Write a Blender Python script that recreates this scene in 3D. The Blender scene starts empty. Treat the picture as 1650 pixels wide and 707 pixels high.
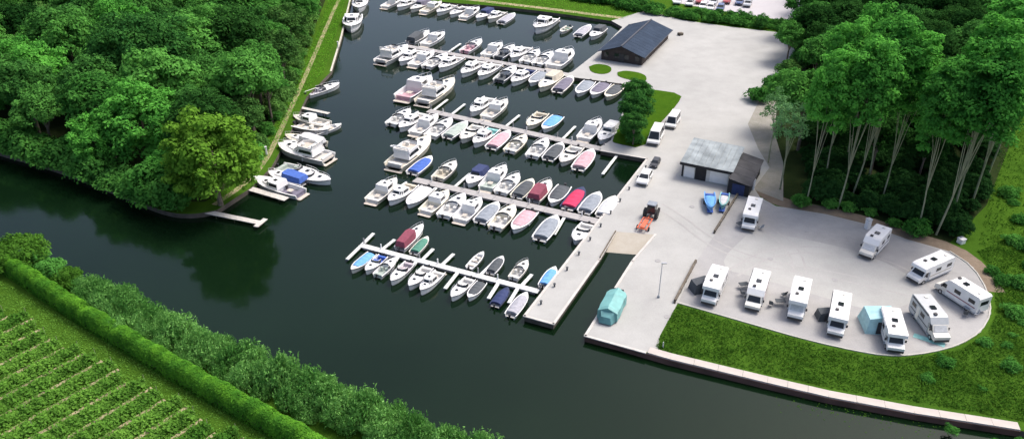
import bpy, math, random
import numpy as np
from mathutils import Vector, Matrix
C = bpy.context.scene.collection
SC = bpy.context.scene
rnd = random.Random(7)
R = math.radians

# ------------------------------------------------------------------ camera, sky, sun, exposure
CAM_H, PITCH, FPX, CX, CY = 64.0, R(30.3), 1290.0, 825.0, 353.5
cam = bpy.data.cameras.new('camera'); camo = bpy.data.objects.new('camera', cam); C.objects.link(camo)
camo.location = (0, 0, CAM_H); camo.rotation_euler = (R(90) - PITCH, 0, 0)
cam.sensor_width = 36; cam.lens = 36 * FPX / 1650; cam.clip_start = .5; cam.clip_end = 6000
SC.camera = camo
SUN_EL, SUN_AZ = R(58), R(62)          # azimuth clockwise from +Y
world = bpy.data.worlds.new('World'); SC.world = world; world.use_nodes = True
nt = world.node_tree; nt.nodes.clear()
sky = nt.nodes.new('ShaderNodeTexSky'); sky.sky_type = 'NISHITA'; sky.sun_disc = False
sky.sun_elevation = SUN_EL; sky.sun_rotation = SUN_AZ; sky.dust_density = 5.0; sky.air_density = 0.7; sky.ozone_density = 0.4
bgn = nt.nodes.new('ShaderNodeBackground'); bgn.inputs[1].default_value = 0.145
won = nt.nodes.new('ShaderNodeOutputWorld')
nt.links.new(sky.outputs[0], bgn.inputs[0]); nt.links.new(bgn.outputs[0], won.inputs[0])
sl = bpy.data.lights.new('sun', 'SUN'); sl.energy = 1.35; sl.angle = R(22); sl.color = (1, .965, .91)
so = bpy.data.objects.new('sun', sl); C.objects.link(so)
sdir = Vector((math.sin(SUN_AZ) * math.cos(SUN_EL), math.cos(SUN_AZ) * math.cos(SUN_EL), math.sin(SUN_EL)))
so.rotation_euler = sdir.to_track_quat('Z', 'Y').to_euler(); so.location = (0, 0, 200)
SC.view_settings.view_transform = 'Standard'; SC.view_settings.look = 'None'
SC.view_settings.exposure = 0.85; SC.view_settings.gamma = 1

def at(px, py, z=0.0):
    """ground position of something seen at that spot of the survey picture, at height z"""
    x = (px - CX) / FPX; y = -(py - CY) / FPX
    d = Vector((x, math.cos(PITCH) + y * math.sin(PITCH), -math.sin(PITCH) + y * math.cos(PITCH)))
    t = (z - CAM_H) / d.z
    return Vector((d.x * t, d.y * t, z))
LAND = 0.8
BOAT_AZ = math.atan2(.911, .4115)

# ------------------------------------------------------------------ materials
def mat(name, col, rough=.6, metal=0, var=.12, scale=2.0, col2=None, bump=0, coords='Object', spec=None, detail=4):
    m = bpy.data.materials.new(name); m.use_nodes = True; n = m.node_tree; p = n.nodes['Principled BSDF']
    p.inputs['Roughness'].default_value = rough; p.inputs['Metallic'].default_value = metal
    if spec is not None: p.inputs['Specular IOR Level'].default_value = spec
    tc = n.nodes.new('ShaderNodeTexCoord'); nz = n.nodes.new('ShaderNodeTexNoise')
    nz.inputs['Scale'].default_value = scale; nz.inputs['Detail'].default_value = detail
    n.links.new(tc.outputs[coords], nz.inputs[0])
    rp = n.nodes.new('ShaderNodeValToRGB'); rp.color_ramp.elements[0].position = .3; rp.color_ramp.elements[1].position = .7
    a = [max(0, c * (1 - var)) for c in col]; b = [min(1, c * (1 + var)) for c in (col2 or col)]
    rp.color_ramp.elements[0].color = (*a, 1); rp.color_ramp.elements[1].color = (*b, 1)
    n.links.new(nz.outputs[0], rp.inputs[0]); n.links.new(rp.outputs[0], p.inputs['Base Color'])
    if bump:
        bp = n.nodes.new('ShaderNodeBump'); bp.inputs['Strength'].default_value = bump; bp.inputs['Distance'].default_value = .05
        n.links.new(nz.outputs[0], bp.inputs['Height']); n.links.new(bp.outputs[0], p.inputs['Normal'])
    return m

def leaf_mat(name, dark, light, trans=.3, rndv=.25):
    m = bpy.data.materials.new(name); m.use_nodes = True; n = m.node_tree; n.nodes.clear()
    out = n.nodes.new('ShaderNodeOutputMaterial'); mix = n.nodes.new('ShaderNodeMixShader'); mix.inputs[0].default_value = trans
    df = n.nodes.new('ShaderNodeBsdfDiffuse'); tr = n.nodes.new('ShaderNodeBsdfTranslucent')
    tc = n.nodes.new('ShaderNodeTexCoord'); nz = n.nodes.new('ShaderNodeTexNoise'); nz.inputs['Scale'].default_value = .55; nz.inputs['Detail'].default_value = 5
    nz.inputs['Roughness'].default_value = .7
    oi = n.nodes.new('ShaderNodeObjectInfo'); mr = n.nodes.new('ShaderNodeMath'); mr.operation = 'MULTIPLY_ADD'
    mr.inputs[1].default_value = rndv; mr.inputs[2].default_value = -rndv / 2
    ad = n.nodes.new('ShaderNodeMath'); ad.operation = 'ADD'
    rp = n.nodes.new('ShaderNodeValToRGB'); rp.color_ramp.elements[0].position = .32; rp.color_ramp.elements[1].position = .68
    rp.color_ramp.elements[0].color = (*dark, 1); rp.color_ramp.elements[1].color = (*light, 1)
    n.links.new(tc.outputs['Object'], nz.inputs[0]); n.links.new(oi.outputs['Random'], mr.inputs[0])
    n.links.new(nz.outputs[0], ad.inputs[0]); n.links.new(mr.outputs[0], ad.inputs[1]); n.links.new(ad.outputs[0], rp.inputs[0])
    for b in (df, tr): n.links.new(rp.outputs[0], b.inputs[0])
    n.links.new(df.outputs[0], mix.inputs[1]); n.links.new(tr.outputs[0], mix.inputs[2]); n.links.new(mix.outputs[0], out.inputs[0])
    return m

M = {}
M['white'] = mat('white_gelcoat', (.78, .78, .77), .3, 0, .04, 1.5)
M['offwhite'] = mat('offwhite_gelcoat', (.68, .66, .60), .4, 0, .06, 1.2)
M['cream'] = mat('cream_gelcoat', (.74, .70, .58), .4, 0, .05, 1.2)
M['navyhull'] = mat('navy_gelcoat', (.02, .03, .08), .3, 0, .1, 1.2)
M['glass'] = mat('tinted_glass', (.02, .025, .03), .08, 0, .3, 1.0)
M['teak'] = mat('teak_deck', (.50, .45, .39), .7, 0, .2, 6)
M['sole'] = mat('grey_cockpit_sole', (.50, .50, .49), .7, 0, .12, 4)
M['steel'] = mat('stainless_steel', (.6, .6, .62), .3, .8, .05, 3)
M['black'] = mat('black_plastic', (.03, .03, .035), .5, 0, .2, 4)
M['rubber'] = mat('tyre_rubber', (.025, .025, .025), .8, 0, .2, 6)
M['seat'] = mat('vinyl_seat', (.66, .65, .62), .5, 0, .1, 4)
COV = {'blue': (.05, .12, .42), 'sky blue': (.13, .34, .68), 'navy': (.025, .04, .12), 'maroon': (.22, .05, .08), 'pink': (.52, .33, .37),
       'red': (.55, .03, .10), 'grey': (.24, .27, .31), 'charcoal': (.07, .08, .09), 'mauve': (.42, .38, .41), 'lavender': (.36, .36, .40),
       'sage': (.36, .42, .38), 'green': (.07, .22, .16), 'turquoise': (.25, .52, .50), 'beige': (.50, .46, .38), 'purple': (.15, .14, .19),
       'white': (.78, .78, .78), 'pale grey': (.55, .56, .57)}
for k, v in COV.items(): M['cov_' + k] = mat('canvas_' + k.replace(' ', '_'), v, .85, 0, .16, 2.5, bump=.3)

# ------------------------------------------------------------------ mesh helpers
class MB:
    def __init__(s): s.v = []; s.f = []
    def add(s, vs, fs):
        o = len(s.v); s.v += [tuple(v) for v in vs]; s.f += [tuple(i + o for i in f) for f in fs]; return s
    def frustum(s, bot, top):
        n = len(bot); vs = list(bot) + list(top)
        fs = [(i, (i + 1) % n, n + (i + 1) % n, n + i) for i in range(n)]
        return s.add(vs, fs + [tuple(range(n))[::-1], tuple(range(n, 2 * n))])
    def box(s, c, d, rz=0, ch=0):
        cx, cy, cz = c; hx, hy, hz = d[0] / 2, d[1] / 2, d[2] / 2; co, si = math.cos(rz), math.sin(rz)
        def q(x, y, z): return (cx + x * co - y * si, cy + x * si + y * co, cz + z)
        if ch:
            def ring(k, z): return [q(*p, z) for p in ((-hx + k, -hy), (hx - k, -hy), (hx, -hy + k), (hx, hy - k), (hx - k, hy), (-hx + k, hy), (-hx, hy - k), (-hx, -hy + k))]
            s.frustum(ring(ch, -hz), ring(ch, hz)); return s
        return s.frustum([q(-hx, -hy, -hz), q(hx, -hy, -hz), q(hx, hy, -hz), q(-hx, hy, -hz)], [q(-hx, -hy, hz), q(hx, -hy, hz), q(hx, hy, hz), q(-hx, hy, hz)])
    def tube(s, pts, rs, n=6, caps=True):
        if not hasattr(rs, '__len__'): rs = [rs] * len(pts)
        pts = [Vector(p) for p in pts]; rings = []
        for i, p in enumerate(pts):
            d = (pts[min(i + 1, len(pts) - 1)] - pts[max(i - 1, 0)]).normalized()
            a = d.orthogonal().normalized() if i == 0 else (a - d * a.dot(d)).normalized()
            b = d.cross(a)
            rings.append([p + (a * math.cos(2 * math.pi * k / n) + b * math.sin(2 * math.pi * k / n)) * rs[i] for k in range(n)])
        vs = [v for r in rings for v in r]
        fs = [(i * n + k, i * n + (k + 1) % n, (i + 1) * n + (k + 1) % n, (i + 1) * n + k) for i in range(len(pts) - 1) for k in range(n)]
        if caps: fs += [tuple(range(n))[::-1], tuple(range((len(pts) - 1) * n, len(pts) * n))]
        return s.add(vs, fs)
    def slab(s, q, th):
        """thin slab on quad q, offset outwards by th along the quad normal"""
        q = [Vector(p) for p in q]; n = (q[1] - q[0]).cross(q[3] - q[0]).normalized()
        return s.frustum([p - n * .01 for p in q], [p + n * th for p in q])
    def prism(s, prof, w, inset=0):
        """side profile (x,z) extruded across y, edges chamfered by inset"""
        a = [(x, -w / 2, z) for x, z in prof]; b = [(x, w / 2, z) for x, z in prof]
        return s.frustum(b, a) if False else s.add(a + b, [tuple(range(len(a))), tuple(range(len(a), 2 * len(a)))[::-1]] + [(i, len(a) + i, len(a) + (i + 1) % len(a), (i + 1) % len(a)) for i in range(len(a))])
    def mesh(s, name):
        me = bpy.data.meshes.new(name); me.from_pydata(s.v, [], s.f); me.update(); return me

CH = {}
def link(name, me, m=None, parent=None):
    o = bpy.data.objects.new(name, me)
    if m is not None and not me.materials: me.materials.append(m)
    C.objects.link(o)
    if parent is not None: o.parent = parent; CH.setdefault(parent.name, []).append(o)
    return o
def put(name, mb, m, parent=None): return link(name, mb.mesh(name), m, parent)
def tag(o, label=None, cat=None, group=None, kind=None):
    for k, v in (('label', label), ('category', cat), ('group', group), ('kind', kind)):
        if v: o[k] = v
        elif k in o: del o[k]
    return o
def thing(name, loc=(0, 0, 0), rz=0, label=None, cat=None, group=None):
    o = bpy.data.objects.new(name, None); o.empty_display_size = .3; C.objects.link(o); o.location = loc; o.rotation_euler = (0, 0, rz)
    return tag(o, label, cat, group)
def dup(root, loc, rz, label, group=None, scale=1, mats=None, parent=None):
    r = root.copy(); C.objects.link(r)
    if parent is None:
        r.location = loc; r.rotation_euler = (0, 0, rz); r.scale = (scale,) * 3 if not hasattr(scale, '__len__') else scale
        if label: r['label'] = label
        if group: r['group'] = group
    else: r.parent = parent; CH.setdefault(parent.name, []).append(r)
    base = r.name.split('.')[0]
    if mats and base in mats and r.type == 'MESH':
        r.material_slots[0].link = 'OBJECT'; r.material_slots[0].material = mats[base]
    for ch in list(CH.get(root.name, [])): dup(ch, None, 0, None, mats=mats, parent=r)
    return r
protos = []
def first_or_dup(P, *a, **k):
    return dup(P, *a, **k)
def drop(root):
    for ch in list(CH.get(root.name, [])): drop(ch)
    bpy.data.objects.remove(root)

def leaves_mesh(name, cen, nor, size, m, aspect=.6, rs=None):
    rs = rs or np.random.RandomState(1); N = len(cen)
    nor = nor / np.maximum(np.linalg.norm(nor, axis=1, keepdims=True), 1e-6)
    t = np.cross(nor, rs.normal(size=(N, 3))); t /= np.maximum(np.linalg.norm(t, axis=1, keepdims=True), 1e-6)
    b = np.cross(nor, t); sz = size * rs.uniform(.6, 1.3, (N, 1))
    co = np.stack([cen - t * sz, cen - b * sz * aspect, cen + t * sz, cen + b * sz * aspect], 1).reshape(-1, 3)
    me = bpy.data.meshes.new(name); me.vertices.add(4 * N); me.vertices.foreach_set('co', co.astype('f').ravel())
    me.loops.add(4 * N); me.loops.foreach_set('vertex_index', np.arange(4 * N, dtype='i')); me.polygons.add(N)
    me.polygons.foreach_set('loop_start', np.arange(0, 4 * N, 4, dtype='i')); me.update(calc_edges=True); me.validate(); me.materials.append(m)
    return me

def inside(p, poly):
    x, y = p[0], p[1]; c = False; n = len(poly)
    for i in range(n):
        x1, y1 = poly[i][0], poly[i][1]; x2, y2 = poly[i - 1][0], poly[i - 1][1]
        if (y1 > y) != (y2 > y) and x < (x2 - x1) * (y - y1) / (y2 - y1) + x1: c = not c
    return c
def P2(pix, z=LAND): return [at(x, y, z) for x, y in pix]
def poly_sheet(name, pts, z, m, depth=0, side=None, kind='structure'):
    from mathutils.geometry import tessellate_polygon
    tri = tessellate_polygon([[Vector((p[0], p[1], 0)) for p in pts]])
    vs = [(p[0], p[1], z) for p in pts]; fs = []
    for t in tri:
        a, b, c = [Vector(vs[i]) for i in t]
        fs.append(tuple(t) if (b - a).cross(c - a).z > 0 else tuple(t)[::-1])
    nt_ = len(fs); n = len(pts)
    if depth:
        area = sum(vs[i - 1][0] * vs[i][1] - vs[i][0] * vs[i - 1][1] for i in range(n))
        vs += [(x, y, z - depth) for x, y, _ in vs]
        for i in range(n):
            j = (i + 1) % n
            fs.append((i, n + i, n + j, j) if area > 0 else (i, j, n + j, n + i))
    me = bpy.data.meshes.new(name); me.from_pydata(vs, [], fs); me.materials.append(m)
    if depth:
        me.materials.append(side or m)
        for i, p in enumerate(me.polygons): p.material_index = 0 if i < nt_ else 1
    me.update(); o = link(name, me); return tag(o, kind=kind)

def smooth_px(pts, it=2):
    for _ in range(it):
        q = []
        for a, b in zip(pts[:-1], pts[1:]):
            q += [(a[0] * .75 + b[0] * .25, a[1] * .75 + b[1] * .25), (a[0] * .25 + b[0] * .75, a[1] * .25 + b[1] * .75)]
        pts = [pts[0]] + q + [pts[-1]]
    return pts

# ------------------------------------------------------------------ setting: ground, water, paving
def ground_mat(name, cols, scales=(.05, .6, 6), bump=.5):
    m = bpy.data.materials.new(name); m.use_nodes = True; n = m.node_tree; p = n.nodes['Principled BSDF']
    p.inputs['Roughness'].default_value = .95; p.inputs['Specular IOR Level'].default_value = .0
    tc = n.nodes.new('ShaderNodeTexCoord'); prev = None
    for i, s in enumerate(scales):
        nz = n.nodes.new('ShaderNodeTexNoise'); nz.inputs['Scale'].default_value = s; nz.inputs['Detail'].default_value = 6; nz.inputs['Roughness'].default_value = .65
        n.links.new(tc.outputs['Object'], nz.inputs[0])
        rp = n.nodes.new('ShaderNodeValToRGB'); rp.color_ramp.elements[0].position = .36; rp.color_ramp.elements[1].position = .64
        a, b = cols[i]; rp.color_ramp.elements[0].color = (*a, 1); rp.color_ramp.elements[1].color = (*b, 1)
        n.links.new(nz.outputs[0], rp.inputs[0])
        if prev is None: prev = rp
        else:
            mx = n.nodes.new('ShaderNodeMix'); mx.data_type = 'RGBA'; mx.inputs[0].default_value = .45
            n.links.new(prev.outputs[0 if prev.bl_idname != 'ShaderNodeMix' else 2], mx.inputs[6]); n.links.new(rp.outputs[0], mx.inputs[7]); prev = mx
        last = nz
    n.links.new(prev.outputs[2] if prev.bl_idname == 'ShaderNodeMix' else prev.outputs[0], p.inputs['Base Color'])
    bp = n.nodes.new('ShaderNodeBump'); bp.inputs['Strength'].default_value = bump; bp.inputs['Distance'].default_value = .1
    n.links.new(last.outputs[0], bp.inputs['Height']); n.links.new(bp.outputs[0], p.inputs['Normal'])
    return m
M['grass'] = ground_mat('grass_ground', [((.03, .08, .008), (.07, .155, .014)), ((.03, .07, .008), (.07, .145, .016)), ((.03, .08, .01), (.065, .14, .016))])
M['lawn'] = ground_mat('lawn', [((.03, .085, .006), (.06, .15, .010)), ((.03, .08, .007), (.07, .14, .012)), ((.03, .08, .007), (.065, .13, .012))])
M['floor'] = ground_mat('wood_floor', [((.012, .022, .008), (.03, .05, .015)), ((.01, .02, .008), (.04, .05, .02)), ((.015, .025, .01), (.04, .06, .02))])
M['concrete'] = ground_mat('concrete_paving', [((.30, .305, .295), (.465, .465, .45)), ((.30, .30, .29), (.455, .455, .44)), ((.35, .35, .337), (.435, .435, .42))], (.045, .3, 5), .15)
M['gravel'] = ground_mat('grey_hardstanding', [((.21, .212, .215), (.42, .42, .415)), ((.28, .28, .28), (.42, .41, .405)), ((.32, .315, .31), (.40, .395, .39))], (.07, .5, 6), .25)
M['soil'] = ground_mat('bare_soil', [((.16, .12, .09), (.26, .20, .15)), ((.14, .11, .08), (.28, .22, .17)), ((.16, .13, .1), (.24, .2, .15))], (.1, 1, 8), .4)
M['soil_pale'] = ground_mat('dry_soil', [((.24, .23, .11), (.42, .36, .22)), ((.14, .18, .06), (.44, .36, .24)), ((.22, .19, .1), (.42, .36, .25))], (.1, .7, 6), .4)
M['sand'] = ground_mat('sandy_concrete', [((.36, .33, .26), (.48, .45, .39)), ((.34, .30, .24), (.48, .45, .40)), ((.36, .33, .28), (.46, .43, .38))], (.1, .7, 8), .1)
M['wall'] = mat('quay_wall', (.10, .085, .07), .9, 0, .35, .8, bump=.4)
M['bank'] = mat('earth_bank', (.05, .05, .025), .95, 0, .4, .6)
M['tarmac'] = ground_mat('car_park_tarmac', [((.42, .41, .43), (.5, .49, .5)), ((.42, .4, .42), (.5, .49, .5)), ((.42, .4, .42), (.5, .49, .5))], (.05, .5, 6), .1)

def water_mat():
    m = bpy.data.materials.new('river_water'); m.use_nodes = True; n = m.node_tree; p = n.nodes['Principled BSDF']
    p.inputs['Roughness'].default_value = .09; p.inputs['IOR'].default_value = 1.33; p.inputs['Specular Tint'].default_value = (.88, 1, .92, 1)
    tc = n.nodes.new('ShaderNodeTexCoord'); a = n.nodes.new('ShaderNodeTexNoise'); a.inputs['Scale'].default_value = .03; a.inputs['Detail'].default_value = 3
    rp = n.nodes.new('ShaderNodeValToRGB'); rp.color_ramp.elements[0].position = .35; rp.color_ramp.elements[1].position = .65
    rp.color_ramp.elements[0].color = (.002, .009, .003, 1); rp.color_ramp.elements[1].color = (.004, .013, .005, 1)
    n.links.new(tc.outputs['Object'], a.inputs[0]); n.links.new(a.outputs[0], rp.inputs[0]); n.links.new(rp.outputs[0], p.inputs['Base Color'])
    b = n.nodes.new('ShaderNodeTexNoise'); b.inputs['Scale'].default_value = .7; b.inputs['Detail'].default_value = 8
    bp = n.nodes.new('ShaderNodeBump'); bp.inputs['Strength'].default_value = .12; bp.inputs['Distance'].default_value = .06
    n.links.new(tc.outputs['Object'], b.inputs[0]); n.links.new(b.outputs[0], bp.inputs['Height']); n.links.new(bp.outputs[0], p.inputs['Normal'])
    return m
M['water'] = water_mat()
mb = MB(); mb.add([(-3000, -1500, 0), (3000, -1500, 0), (3000, 4500, 0), (-3000, 4500, 0)], [(0, 1, 2, 3)])
tag(put('water', mb, M['water']), kind='structure')

WALL_OUT = [(943, 541), (1000, 556), (1079, 579), (1236, 617), (1335, 640), (1473, 666), (1644, 693)]
WALL_IN = [(1644, 679), (1473, 650), (1355, 631), (1236, 605), (1118, 579), (1051, 564)]
quay = [(892, 522), (845, 509), (1043, 256), (968, 243), (968, 236), (984, 226), (1003, 182), (1027, 150), (1022, 138), (903, 122), (922, 116), (968, 80), (1003, 44), (985, 34)]
topbank = [(985, 34), (930, 26), (870, 18), (800, 10), (740, 6), (680, 0), (635, -8), (600, -14), (575, -10)]
leftbank = [(575, -10), (566, 0), (550, 62), (534, 115), (512, 138), (494, 156), (468, 212), (438, 268), (405, 302), (350, 338)]
riverN = smooth_px([(350, 338), (310, 346), (265, 342), (200, 314), (120, 282), (60, 262), (0, 246), (-80, 220), (-300, 170)], 2)
main = P2([(943, 541), (1019, 421), (1056, 378)] + [(992, 373), (965, 419)] + quay + topbank[1:] + leftbank[1:] + riverN[1:])
far = [(-1500, 500), (-2500, 900), (-2500, 4000), (2500, 4000), (2500, 300), (700, 60), (200, 52)]
rightedge = [at(2300, 790, LAND), at(1900, 742, LAND)]
ground_pts = main + [Vector((x, y, LAND)) for x, y in far] + rightedge + P2(list(reversed(WALL_OUT)))[:-1]
poly_sheet('ground', ground_pts, LAND, M['grass'], 3, M['wall'])

south_edge = smooth_px([(-400, 210), (-150, 330), (-20, 388), (60, 415), (95, 445), (160, 482), (330, 556), (500, 622), (640, 676), (780, 730), (900, 790), (1100, 1000)], 2)
sp = P2(south_edge) + [Vector((x, y, LAND)) for x, y in ((60, -200), (-900, -400), (-1500, 200))]
poly_sheet('field', sp, LAND, M['grass'], 3, M['bank'])

yard_px = [(943, 541), (1019, 421), (1056, 378), (992, 373), (965, 419)] + quay + [(1040, 17), (1100, 33), (1180, 44), (1250, 52), (1266, 60), (1290, 94), (1278, 108),
           (1228, 152), (1205, 200), (1222, 240), (1240, 270), (1215, 303), (1225, 318), (1250, 332), (1330, 345), (1400, 362), (1460, 385), (1530, 405)] + \
          [(1568, 430), (1592, 470), (1597, 505), (1580, 535), (1545, 556), (1500, 568), (1450, 574), (1400, 570), (1300, 548), (1200, 519), (1092, 488), (1063, 541), (1060, 566), (1051, 564), (1040, 567)]
yard_pts = P2(yard_px)
poly_sheet('paved_yard', yard_pts, LAND + .012, M['concrete'])
lot_px = [(1152, 378), (1187, 318), (1225, 320), (1250, 333), (1330, 346), (1400, 363), (1460, 386), (1528, 406), (1566, 431), (1590, 470), (1595, 505), (1578, 533), (1543, 554), (1500, 565), (1450, 571), (1400, 567), (1300, 545),
          (1200, 516), (1094, 485), (1120, 424)]
lot_in = [(1210, 372), (1300, 385), (1400, 410), (1470, 445), (1490, 480), (1420, 505), (1330, 480), (1230, 450), (1150, 430)]
poly_sheet('camper_hardstanding', P2(lot_px), LAND + .022, M['gravel'])
poly_sheet('hardstanding_turning_area', P2(smooth_px(lot_in + lot_in[:1], 2)[:-1]), LAND + .030, M['concrete'])
def strip(name, px, w, z, m, side=0):
    pts = [at(x, y, z) for x, y in px]; L, Rr = [], []
    for i, p in enumerate(pts):
        d = (pts[min(i + 1, len(pts) - 1)] - pts[max(0, i - 1)]).normalized(); n = Vector((-d.y, d.x, 0))
        L.append(p + n * (w / 2 + side)); Rr.append(p - n * (w / 2 - side))
    return poly_sheet(name, L + Rr[::-1], z, m)
# kerb ring round the camper lot
kb = MB(); kp = [at(x, y, LAND) for x, y in smooth_px(yard_px[yard_px.index((1530, 405)):yard_px.index((1092, 488)) + 1], 1)]
for a, b in zip(kp[:-1], kp[1:]):
    d = b - a; kb.box(((a.x + b.x) / 2, (a.y + b.y) / 2, LAND + .05), (d.length + .02, .18, .14), math.atan2(d.y, d.x))
tag(put('kerb', kb, mat('kerb_concrete', (.42, .41, .38), .9, 0, .1, 1)), kind='structure')
tt = ground_mat('tyre_marks', [((.32, .31, .30), (.44, .43, .415)), ((.30, .295, .29), (.45, .44, .43)), ((.33, .325, .32), (.44, .43, .42))], (.08, .4, 5), .1)
tz = LAND + .034
for px in ([(1060, 330), (1095, 350), (1150, 395), (1230, 425), (1330, 440), (1430, 462), (1500, 480)], [(1180, 440), (1240, 405), (1330, 400), (1440, 425), (1495, 465)], [(1290, 440), (1280, 400), (1230, 365)]):
    q = smooth_px(px, 3); tz += .001
    for sd in (-.85, .85): tz += .0004; strip('tyre_track', q, .32, tz, tt, sd)
# slipway ramp
ra, rb = at(992, 373, LAND), at(1056, 378, LAND); rc, rd = at(1019, 421, LAND), at(965, 419, LAND)
dr = ((rd - ra) + (rc - rb)) / 2; dr = dr.normalized()
a2, b2 = ra + dr * 15, rb + dr * 15
mb = MB(); mb.add([(ra.x, ra.y, LAND + .01), (rb.x, rb.y, LAND + .01), (b2.x, b2.y, -1.6), (a2.x, a2.y, -1.6)], [(0, 3, 2, 1)])
mb.add([(ra.x, ra.y, LAND - .2), (rb.x, rb.y, LAND - .2), (b2.x, b2.y, -2), (a2.x, a2.y, -2)], [(0, 1, 2, 3)])
tag(put('slipway', mb, M['sand']), kind='structure')
# lawns on the yard
def lawn(name, px, it=1, z=LAND + .10):
    pts = P2(smooth_px(px + px[:1], it)[:-1]); return poly_sheet(name, pts, z, M['lawn'], .12, M['bank'])
lawn('lawn', [(949, 108), (962, 103), (984, 107), (986, 116), (972, 121), (952, 117)], 2)
lawn('lawn', [(995, 117), (1010, 114), (1040, 120), (1043, 132), (1022, 131), (995, 124)], 2)
lawn('lawn', [(1030, 147), (1045, 144), (1100, 152), (1092, 168), (1072, 190), (1052, 212), (1036, 240), (990, 231), (986, 227), (1004, 184)], 1)
# soil strip under the wood edge, path on the left bank, far bank path
strip('soil_strip', smooth_px([(1225, 305), (1260, 328), (1330, 340), (1400, 357), (1465, 380), (1535, 400), (1575, 430), (1600, 470)], 1), 3.2, LAND + .008, M['soil'])
strip('bank_path', smooth_px([(560, -20), (545, 0), (515, 70), (480, 150), (450, 215), (425, 265), (390, 300), (345, 330)], 1), 1.0, LAND + .01, M['soil_pale'])
strip('bank_edging', [(573, -8), (564, 0), (549, 62), (533, 115)], .45, LAND + .05, mat('timber_edging', (.5, .48, .40), .9, 0, .15, 1))
strip('far_bank_path', [(640, -14), (760, 0), (880, 14), (1000, 29), (1030, 32)], 2.0, LAND + .01, M['soil_pale'])
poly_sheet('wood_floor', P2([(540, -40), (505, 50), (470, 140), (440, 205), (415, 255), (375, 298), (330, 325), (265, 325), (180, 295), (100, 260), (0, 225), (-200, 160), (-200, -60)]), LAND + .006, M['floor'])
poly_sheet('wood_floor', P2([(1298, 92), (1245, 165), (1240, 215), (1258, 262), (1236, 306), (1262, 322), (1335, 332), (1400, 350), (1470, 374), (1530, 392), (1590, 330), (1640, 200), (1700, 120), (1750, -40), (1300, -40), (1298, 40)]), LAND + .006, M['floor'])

poly_sheet('soil_verge', P2([(1280, 96), (1270, 108), (1220, 150), (1198, 200), (1215, 240), (1233, 270), (1208, 303), (1262, 324), (1262, 262), (1248, 215), (1252, 165), (1300, 110)]), LAND + .009, ground_mat('stony_verge', [((.22, .21, .18), (.36, .35, .32)), ((.12, .14, .08), (.36, .35, .32)), ((.22, .2, .17), (.34, .33, .3))]))
# car park at the top
poly_sheet('car_park', P2([(1060, -30), (1085, 4), (1150, 16), (1268, 34), (1330, 0), (1350, -30)]), LAND + .014, M['tarmac'])

# canal wall with coping slabs
w = thing('canal_wall', at(1236, 611, LAND), 0, 'long low canal wall with pale coping slabs running to the lower right corner', 'wall'); w0 = w.location.copy()
wm = mat('pale_coping', (.46, .42, .385), .85, 0, .10, .5); wf = mat('timber_wall_face', (.10, .055, .045), .9, 0, .4, .4)
OUT = [at(x, y, LAND) for x, y in WALL_OUT]
def walk(pts, step):
    res = []; rest = 0
    for a, b in zip(pts[:-1], pts[1:]):
        L = (b - a).length; n = max(1, round(L / step))
        res += [(a.lerp(b, i / n), a.lerp(b, (i + 1) / n)) for i in range(n)]
    return res
INp = [at(x, y, LAND) for x, y in reversed(WALL_IN)]
cshared = {}
for a, b in walk([OUT[1].lerp(OUT[2], .55)] + OUT[2:], 2.6):
    d = b - a; L = d.length; n = Vector((-d.y, d.x, 0)).normalized(); key = round(L, 1)
    if key not in cshared:
        cshared[key] = MB().box((0, 0, 0), (key - .03, 1.15, .22), 0, .02).mesh('coping_slab'); cshared[key].materials.append(wm)
    o = link('coping_slab', cshared[key], None, w); c = (a + b) / 2 + n * .55 - w0
    o.location = (c.x, c.y, .03 + rnd.uniform(-.008, .008)); o.rotation_euler = (0, 0, math.atan2(d.y, d.x)); o.scale = (L / key, 1, 1)
mb = MB()
for a, b in zip(OUT[:-1], OUT[1:]):
    d = b - a; n = Vector((-d.y, d.x, 0)).normalized(); c = (a + b) / 2 - n * .06 - w0
    mb.box((c.x, c.y, -1.0), (d.length + .05, .12, 1.9), math.atan2(d.y, d.x))
put('wall_face', mb, wf, w)

# quay wall coping around the piers
qw = thing('quay_edge', at(943, 541, LAND), 0, 'raised pale concrete rim along the marina quay and both slipway piers', 'quay edge'); q0 = qw.location.copy()
mb = MB()
qpaths = [[(968, 243), (1043, 256), (845, 509), (892, 522), (965, 419), (992, 373)], [(1056, 378), (1019, 421), (943, 541), (1040, 568)]]
for path in qpaths:
    pp = [at(x, y, LAND) for x, y in path]
    for a, b in zip(pp[:-1], pp[1:]):
        d = b - a; c = (a + b) / 2 - q0; mb.box((c.x, c.y, .035), (d.length + .2, .35, .12), math.atan2(d.y, d.x))
put('rim', mb, mat('quay_rim', (.50, .48, .45), .85, 0, .1, .8), qw)

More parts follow.
